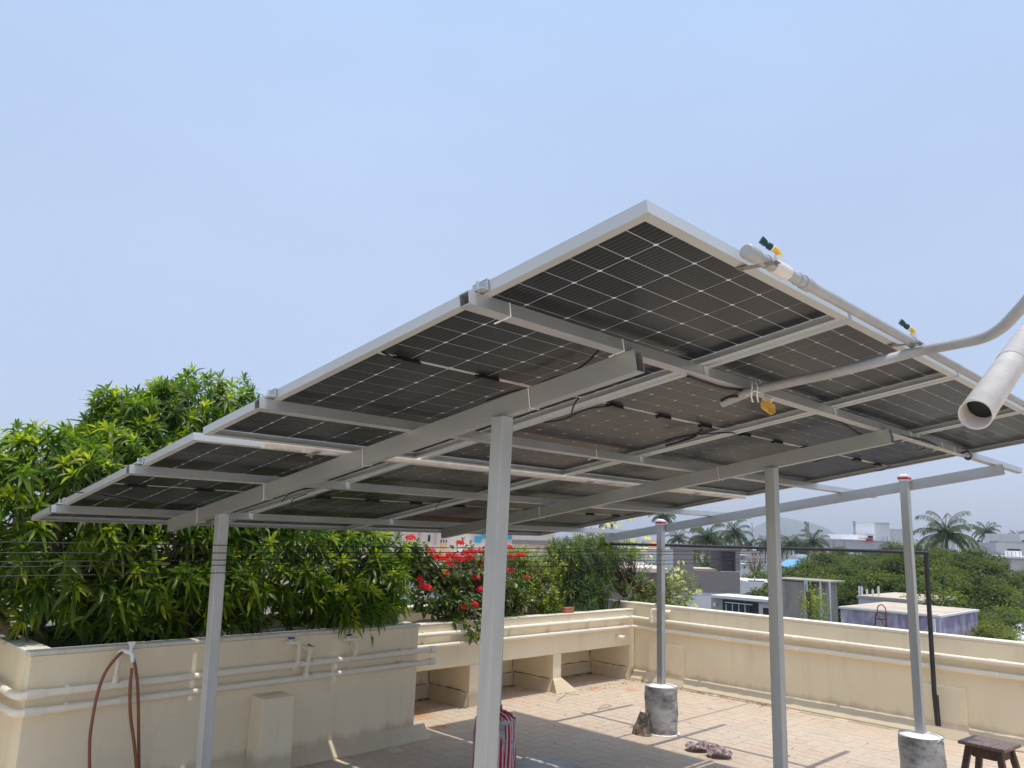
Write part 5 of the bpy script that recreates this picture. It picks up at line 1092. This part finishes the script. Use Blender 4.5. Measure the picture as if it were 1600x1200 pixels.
# J right edge
B = Bld("pink_edge_building", "pale pinkish building with railed roof and white water tank, at the picture's right edge", "building", 'F', (1590, 880), 62)
B.box("wall", W_PINK, 1570, 874, 1665, 960, 0, 8, 0); B.box("roof_edge", W_WHITE, 1565, 870.5, 1665, 873.6, -.15, 8); B.box("rear_wall", W_PALE, 1556, 850, 1665, 870, 9, 14); B.box("rear_wall", W_GREYG, 1560, 846, 1612, 850, 14.5, 16)
B.box("water_tank", WHITE, 1584, 861, 1596, 869.5, 2, 3.2); B.box("tank_lid", BLACK, 1585.5, 858, 1594.5, 860.7, 2.1, 3.1)
for k in range(12): B.box("railing_post", W_GREYG, 1562+k*6.2, 862, 1562.5+k*6.2, 870.3, .3, .36)
B = Bld("white_edge_block", "narrow white block rising beside the palms at the right edge of the picture", "building", 'F', (1605, 850), 120); B.box("wall", W_WHITE, 1593, 835, 1660, 870, 0, 9, 0); B.box("window_pane", W_DKGLASS, 1597, 844, 1600, 849, -.1, -.02)
# slab low right
B = Bld("pale_slab_roof", "pale concrete roof slab with a black cable, over the parapet at the far right", "roof", 'Y', (1560, 992), 18)
b = MB(); p = [B.q(1531, 984, 4), B.q(1660, 1000, 4), B.q(1700, 1020, 0), B.q(1520, 998, 0)]; z = p[0].z; p = [Vector((v.x, v.y, z)) for v in p]; b.add(p+[v-Vector((0, 0, .2)) for v in p], [(3, 2, 1, 0), (4, 5, 6, 7), (0, 1, 5, 4), (1, 2, 6, 5), (2, 3, 7, 6), (3, 0, 4, 7)]); b.build("slab", W_WHITE, B.e, loc=(0, 0, 0))
# K pinkish building behind the red flowers
B = Bld("pink_wall_building", "pale pinkish building with blue painted patches and yellow pipes, right behind the red flowers", "building", 'F', (700, 900), 15)
B.box("wall", W_PINK, 470, 780, 868, 1000, 0, 4, 0)
B.box("lower_wall", W_WHITE, 560, 893, 700, 1000, -.35, -.01, 0); B.box("ledge", W_PINK, 590, 880, 705, 889, -.5, -.01)
B.box("pilaster", W_PINK, 653, 893, 672, 1000, -.50, -.36, 0); B.box("upper_pilaster", W_PINK, 630, 800, 636, 879, -.2, -.01)
for px, y0, y1 in ((618, 815, 876), (656, 815, 876), (681, 815, 850)): B.box("conduit", W_GREYG, px, y0, px+1.6, y1, -.10, -.01)
B.box("window", W_DKGLASS, 669, 836, 672, 846, -.05, -.01)
for px in (688, 692, 696): p = B.box("yellow_pipe", YELLOW, px, 848, px+1.3, 892, -.20, -.12); B.box("pipe_tip", BLACK, px-.6+1, 843, px+1.9, 848, -.21, -.11, par=p)
for r_ in ((737, 827, 752, 833), (752, 831, 770, 841), (757, 826, 800, 832), (742, 838, 752, 848), (770, 833, 800, 842)): B.box("blue_patch", W_CYAN, r_[0], r_[1], r_[2], r_[3], -.03, -.012)
B.box("air_conditioner", simple("ac_casing", (.08, .12, .15), .5, 0, .1, 3, 0), 627, 941, 642, 950, -.9, -.4)
B.box("grey_band", W_TAUPE, 800, 844, 860, 851, -.12, -.01); B.box("lower_band", W_PINK, 700, 868, 868, 876, -.4, -.01)
B = Bld("taupe_parapet_building", "taupe parapet block behind the yellow-green shrub, beyond the back parapet", "building", 'F', (900, 920), 17); B.box("wall", W_TAUPE, 868.5, 893, 1046, 1010, 0, 4, 0); B.box("coping", W_PINK, 868, 886, 1047, 892.5, -.1, 4.1)
B = Bld("lilac_sheet_building", "pale lilac corrugated sheet wall behind the cream oleander flowers", "building", 'F', (1005, 875), 34)
for k in range(8): B.box("sheet", W_WHITE if k % 2 else W_PALE, 978, 857+k*4.6, 1050, 861.3+k*4.6, .04*(k % 2), .5)
B.box("wall", W_PALE, 976, 857, 1052, 950, .52, 5, 0)
p = at(1021, 856, 36); e = empty("orange_water_tank", (p.x, p.y, p.z-.1), "round orange water tank just left of the back left post", "water tank")
MB((p.x, p.y, p.z-.1)).tube([(p.x, p.y, p.z-.25), (p.x, p.y, p.z+.12), (p.x, p.y, p.z+.2), (p.x, p.y, p.z+.27)], [.26, .26, .16, .06], 16).build("tank", simple("orange_tank", (.70, .24, .03), .6), e, loc=(0, 0, 0))
MB((p.x, p.y, p.z-.1)).tube([(p.x, p.y, p.z-6), (p.x, p.y, p.z-.26)], .1, 8).build("stand", W_PALE, e, loc=(0, 0, 0))
# scattered houses of the town
W3 = [W_WHITE, W_PALE, W_PINK, wallm("cream_render", (.62, .56, .42), .5), wallm("blue_grey_render", (.42, .48, .54), .4)]
dh = [(1150, 852, 14, 110, 0), (1160, 868, 14, 95, 1), (1196, 851, 10, 150, 0), (1165, 882, 8, 75, 0), (1224, 857, 12, 190, 2), (1293, 862, 20, 130, 3), (1316, 866, 12, 120, 2), (1342, 866, 7, 125, 0), (1180, 862, 12, 140, 2), (1207, 860, 14, 210, 1), (1282, 857, 16, 240, 4), (1300, 850, 14, 320, 0), (1430, 852, 18, 260, 1),
      (1450, 848, 12, 330, 0), (1130, 850, 16, 200, 3), (1075, 858, 20, 170, 0), (1060, 850, 14, 260, 1), (1545, 852, 16, 200, 1), (1530, 848, 12, 300, 0), (1575, 846, 14, 240, 4), (1240, 852, 12, 280, 0), (1188, 846, 9, 330, 1), (1120, 861, 10, 130, 0), (1090, 866, 12, 100, 2), (1262, 860, 9, 220, 1), (1410, 856, 10, 300, 3)]
desc = ["white", "pale grey", "pinkish", "cream", "blue-grey"]
def hint(x, y):
    if x < 1080: return "behind the oleander and the back left post"
    if x < 1140: return ("above" if y < 855 else "seen through")+" the taupe terrace building"
    if x < 1172: return ("under the skyline" if y < 860 else "low down")+" right of the taupe terrace"
    if x < 1200: return ("on the skyline" if y < 850 else "beneath the skyline")+" just left of the second canopy post"
    if x < 1245: return ("at the foot of the hill" if y < 855 else "below the hill")+" right of the second canopy post"
    if x < 1330: return ("on the skyline" if y < 855 else "above the neem trees" if y > 861 else "among far trees")+" left of the long pale hall"
    if x < 1400: return "under the long pale hall"
    if x < 1500: return "beside the front right post, left of the big palm"
    return "right of the big palm near the picture's edge"
for k, (x, y, w_, D, c_) in enumerate(dh):
    B = Bld("distant_house", "small far %s house %s" % (desc[c_], hint(x, y)), "house", 'F', (x, y), D, "distant houses of the town"); B.box("wall", W3[c_], x-w_/2, y, x+w_/2, y+20, 0, 6, 0)
    B.box("roof_edge", W_WHITE, x-w_/2-.4, y-.9, x+w_/2+.4, y-.05, -.3, 6.2)
    for i in range(max(1, int(w_//5))): B.box("window", W_DKGLASS, x-w_/2+1.5+i*4.5, y+3, x-w_/2+3.2+i*4.5, y+6, -.06, -.01)
    if k % 2 == 0: B.box("water_tank", BLACK if k % 4 else W_WHITE, x-1.5, y-4.0, x+1.5, y-1, 2, 3)
    if k % 3 == 0: B.box("stair_head", W3[(c_+1) % 5], x+w_*.15, y-4.5, x+w_*.42, y-1, 2.5, 4.5)

# ------------------------------------------------------------------ trees of the town
def neem_mesh(seed, bright=0, R_=2.2, n_cl=80):
    global npr
    keep = npr; npr = np.random.default_rng(seed); P = []; D = []; U = []; Ti = []
    cl = []
    while len(cl) < n_cl:
        d = unit(1)[0]
        if d[2] < -.55: continue
        rr = npr.uniform(.55, 1.0)**.5; c = d*np.array([R_, R_, R_*.78])*rr*(1+.16*math.sin(4*d[0]+seed)*math.sin(5*d[1]+2*seed)); cl.append((c, d))
    for c, d in cl:
        m = 135; q = unit(m)*npr.uniform(.6, 1, (m, 1))*np.array([.52, .52, .34])*npr.uniform(.7, 1.25); tb = npr.uniform(.0, .72)+bright
        P += list(c+q); dd = q/np.linalg.norm(q, axis=1)[:, None]; D += list(dd+[0, 0, -.2]); U += list(dd*.4+[0, 0, .8]+unit(m)*.45); Ti += list(np.clip(tb+npr.uniform(-.1, .2, m)+q[:, 2]*.5, 0, 1))
    m = len(P); o = leaf_cloud("crown_tmp", P, D, U, npr.uniform(.11, .20, m), npr.uniform(.07, .11, m), npr.uniform(0, .5, m), Ti, L_NEEM, None, 2); me = o.data; me.name = "crown"; bpy.data.objects.remove(o); npr = keep; return me
NM = [neem_mesh(3), neem_mesh(5, .08), neem_mesh(8, .38), neem_mesh(13)]
def trunk_mesh():
    b = MB(); b.tube([(0, 0, -1), (0, 0, -3), (.1, 0, -9)], [.10, .16, .24], 8)
    for k in range(5): a_ = k*1.3; b.tube([(0, 0, -1.6), (math.cos(a_)*.9, math.sin(a_)*.9, .2)], [.10, .04], 6)
    me = bpy.data.meshes.new("trunk"); me.from_pydata(b.v, [], b.f); me.materials.append(BARK); return me
TM = trunk_mesh()
neems = [(1262, 884, 46, 1), (1290, 868, 58, 0), (1318, 884, 50, 1), (1240, 905, 44, 0), (1275, 915, 38, 1), (1310, 910, 38, 0), (1350, 880, 52, 1), (1385, 880, 50, 0), (1345, 912, 38, 1), (1385, 915, 36, 0), (1425, 872, 48, 1), (1460, 868, 52, 0), (1495, 870, 50, 1), (1520, 858, 60, 3), (1430, 910, 36, 1), (1475, 905, 38, 0), (1515, 905, 36, 1),
         (1550, 885, 50, 0), (1555, 920, 40, 1), (1583, 925, 46, 3), (1500, 945, 30, 0), (1560, 960, 32, 0), (1450, 945, 31, 3), (1528, 968, 25, 2), (1556, 985, 23, 2), (1178, 905, 60, 0), (1196, 900, 62, 1), (1165, 918, 54, 0), (1400, 855, 90, 0), (1440, 850, 95, 3), (1310, 862, 100, 0), (1340, 872, 85, 1), (1595, 900, 60, 0), (1225, 905, 56, 3)]
where = ["dark green rounded neem tree", "mid green neem tree", "bright yellow-green neem tree", "deep green dense neem tree"]
for k, (x, y, D, v) in enumerate(neems):
    p = at(x, y, D); s_ = 1.0 if D < 70 else 1.5
    if v == 2: s_ = .42
    if D < 40 and v != 2: s_ = .95
    col_ = "left of the second canopy post" if x < 1215 else "beyond the stained block" if x < 1300 else "above the ladder" if x < 1390 else "beside the front right post" if x < 1445 else "below the big palm" if x < 1500 else "toward the right edge"
    row_ = "on the skyline" if y < 866 else "in the rear of the grove" if y < 890 else "in the front of the grove" if y < 930 else "low at the grove's foot"
    lb = (where[v]+" "+row_+", "+col_).replace("rounded ", "").replace("dense ", "")
    if v == 2: lb = ("bright yellow-green young tree above the right end of the purple room", "lower bright yellow-green young tree by the pale slab roof")[0 if x < 1540 else 1]
    if x == 1520 and v == 3: lb = "darkest rounded tree right of the big palm"
    R_ = 2.2*s_; e = empty("neem_tree", (p.x, p.y, p.z-R_*.7), lb, "tree", None if (v == 2 or lb.startswith("darkest")) else "neem trees in the grove beyond the parapet"); e.rotation_euler = (0, 0, k*1.7); e.scale = (s_, s_, s_*rnd.uniform(.92, 1.1))
    link("crown", NM[v], e); link("trunk", TM, e)
def palm_meshes(seed, ragged=0):
    global npr
    keep = npr; npr = np.random.default_rng(seed); P, D, U, L_, Wd_, Dr, Ti = [], [], [], [], [], [], []; st = MB()
    nf = 30
    for k in range(nf):
        az = k*2.4+npr.uniform(-.2, .2); el0 = 1.40-1.95*(k/nf)+npr.uniform(-.25, .25); Lf = npr.uniform(2.7, 3.9); pt = np.zeros(3); pts = [pt.copy()]; el = el0
        n = 9; old = k > nf-4
        for i in range(n):
            d = np.array([math.cos(az)*math.cos(el), math.sin(az)*math.cos(el), math.sin(el)]); pt = pt+d*Lf/n; pts.append(pt.copy()); el -= (.10+.22*i/n)
        st.tube([tuple(q) for q in pts], [.06-.005*i for i in range(len(pts))], 4, cap=False)
        for i in range(2, 46):
            t = i/46*n; a = int(min(t, n-1)); q = pts[a]*(1-(t-a))+pts[min(a+1, n)]*(t-a); tg = pts[min(a+1, n)]-pts[a]; tg /= np.linalg.norm(tg); sd = np.cross(tg, [0, 0, 1.]); sd /= np.linalg.norm(sd)+1e-6
            for s_ in (-1, 1):
                if npr.random() < .12: continue
                P.append(q); D.append(sd*s_*.75+tg*.55+np.array([0, 0, -.6])); U.append(np.array([0, 0, 1.])+sd*s_*.6); L_.append((.75-.45*abs(i/46-.45))*npr.uniform(.85, 1.1)); Wd_.append(.06); Dr.append(npr.uniform(.4, 1.1)); Ti.append(np.clip((.85 if old else npr.uniform(.1, .5)), 0, 1))
    o = leaf_cloud("frond_tmp", P, D, U, np.array(L_), np.array(Wd_), np.array(Dr), np.array(Ti), L_PALM, None, 2, None, (0, 0, 0), 'needle'); me = o.data; me.name = "fronds"; bpy.data.objects.remove(o); npr = keep
    sm_ = bpy.data.meshes.new("frond_stems"); sm_.from_pydata(st.v, [], st.f); sm_.materials.append(L_PALM)
    a = sm_.attributes.new("tint", 'FLOAT', 'POINT'); a.data.foreach_set("value", [.6]*len(sm_.vertices)); return me, sm_
PM = [palm_meshes(21), palm_meshes(22), palm_meshes(23)]
def ptm():
    b = MB(); b.tube([(0, 0, 0), (.1, 0, -2.5), (.25, .1, -6), (.2, .2, -11)], [.13, .15, .17, .26], 8); me = bpy.data.meshes.new("trunk"); me.from_pydata(b.v, [], b.f); me.materials.append(simple("palm_trunk", (.20, .17, .14), .9, 0, .3, 4, .3)); return me
PT = ptm()
palms = [(1478, 836, 68, 1.0, "big coconut palm rising above the neem grove, right of the black line frame"), (1105, 842, 84, 1.0, "coconut palm seen above the taupe terrace, left of its darker neighbour"), (1147, 834, 110, 1.0, "dark coconut palm above the right end of the taupe terrace"), (1098, 892, 62, .85, "coconut palm seen through the opening of the taupe terrace"),
         (1237, 850, 120, .9, "coconut palm just right of the second canopy post, before the hill"), (1272, 848, 118, .95, "coconut palm left of the long pale hall"), (1541, 832, 150, 1.0, "thin-crowned coconut palm on the skyline right of the big palm"), (1563, 848, 240, 1.0, "small far coconut palm between two larger ones near the right edge"), (1590, 842, 190, 1.0, "coconut palm on the skyline beside the white edge block"),
         (1036, 808, 150, 1.0, "coconut palm whose top shows above the red taped cap of the back left post"), (947, 814, 190, 1.0, "small dark palm top showing above the feathery shrub"), (1196, 852, 150, .9, "small palm hidden partly by the second canopy post"), (1215, 855, 170, .9, "small coconut palm at the hill's foot"), (1128, 846, 130, .9, "coconut palm between the two above the taupe terrace"),
         (1303, 846, 330, 1.1, "tiny far palm clump left of the pale hall"), (1060, 842, 160, .95, "coconut palm behind the oleander's upper flowers"), (1172, 850, 200, .9, "small far palm left of the second canopy post"), (1255, 856, 150, .85, "low coconut palm between two taller ones before the hill")]
for k, (x, y, D, s_, lb) in enumerate(palms):
    s_ *= .84; p = at(x, y, D); e = empty("coconut_palm", p, lb, "palm tree"); e.rotation_euler = (0, 0, k*1.9); e.scale = (s_,)*3; f_, g_ = PM[k % 3]; link("fronds", f_, e); link("frond_stems", g_, e); link("trunk", PT, e)
# dry brown tree
P = []; cb = at(1180, 882, 66); q = unit(900)*npr.uniform(.3, 1, (900, 1))*np.array([1.15, 1.15, .95]); e = empty("dry_tree", (cb.x, cb.y, GZ), "brown bare-looking tree left of the second canopy post, above the low white building", "tree")
leaf_cloud("crown", q+np.array(cb), unit(900), unit(900), npr.uniform(.08, .16, 900), npr.uniform(.03, .06, 900), npr.uniform(0, .5, 900), npr.uniform(0, 1, 900), leaf_mat("brown_dry_leaf", (.10, .075, .055), (.22, .18, .14), (.42, .36, .30), .8, .2), e, 2, 'stuff', (cb.x, cb.y, GZ))
b = MB((cb.x, cb.y, GZ)); b.tube([(cb.x, cb.y, GZ), (cb.x, cb.y, cb.z-.8)], [.25, .12], 8)
for k in range(14): d = unit(1)[0]; d[2] = abs(d[2]); b.tube([(cb.x, cb.y, cb.z-.9), tuple(np.array(cb)+d*np.array([.9, .9, .7]))], [.05, .015], 5)
b.build("trunk", BARK, e, loc=(0, 0, 0))
# weed plant beside the stained block, and a bare pole tree at the right
cb = at(1272, 945, 25); q = unit(700)*npr.uniform(.2, 1, (700, 1))*np.array([.55, .55, .75]); e = empty("climbing_weed", (cb.x, cb.y, GZ), "leggy pale green weed growing beside the stained concrete block", "plant")
leaf_cloud("foliage", q+np.array(cb), unit(700), unit(700), npr.uniform(.06, .12, 700), npr.uniform(.03, .06, 700), npr.uniform(0, .5, 700), npr.uniform(.1, 1, 700), L_LIGHT, e, 2, 'stuff', (cb.x, cb.y, GZ))
b = MB((cb.x, cb.y, GZ)); [b.tube([(cb.x+.1*k, cb.y, GZ), (cb.x+.15*k-.3, cb.y+.1*k, cb.z+.4)], .03, 5) for k in range(4)]; b.build("stems", BARK, e, loc=(0, 0, 0))
# far belt of greenery that reads as one mass
P = []; 
for k in range(420):
    D = npr.uniform(120, 700)**1.0; x = npr.uniform(500, 1750); h = npr.uniform(3.5, 8.5); p = np.array(at(x, 850, D)); p[2] = GZ+h*.6
    q = unit(34)*npr.uniform(.5, 1, (34, 1))*np.array([h*.55, h*.55, h*.42]); P.append(p+q)
P = np.concatenate(P); m = len(P)
o = leaf_cloud("far_greenery", P, unit(m)+[0, 0, -.2], unit(m)*.5+[0, 0, .8], npr.uniform(1.0, 2.2, m), npr.uniform(.7, 1.5, m), npr.uniform(0, .5, m), npr.uniform(0, .6, m), L_NEEM, None, 2, 'stuff', (150, 120, GZ))
o['label'] = "belt of distant greenery among the houses of the town"; o['category'] = "trees"

# ------------------------------------------------------------------ hazy air
hz = bpy.data.materials.new("hazy_air"); hz.use_nodes = True; t = hz.node_tree; t.nodes.remove(t.nodes["Principled BSDF"]); pv = t.nodes.new("ShaderNodeVolumePrincipled")
pv.inputs["Density"].default_value = .00034; pv.inputs["Color"].default_value = (.80, .88, 1.0, 1); pv.inputs["Anisotropy"].default_value = 0.0
t.links.new(pv.outputs[0], t.nodes["Material Output"].inputs["Volume"])
o = MB().box((-3400, -3400, GZ-1.5), (3400, 3400, 96)).build("haze", hz); o['kind'] = 'stuff'
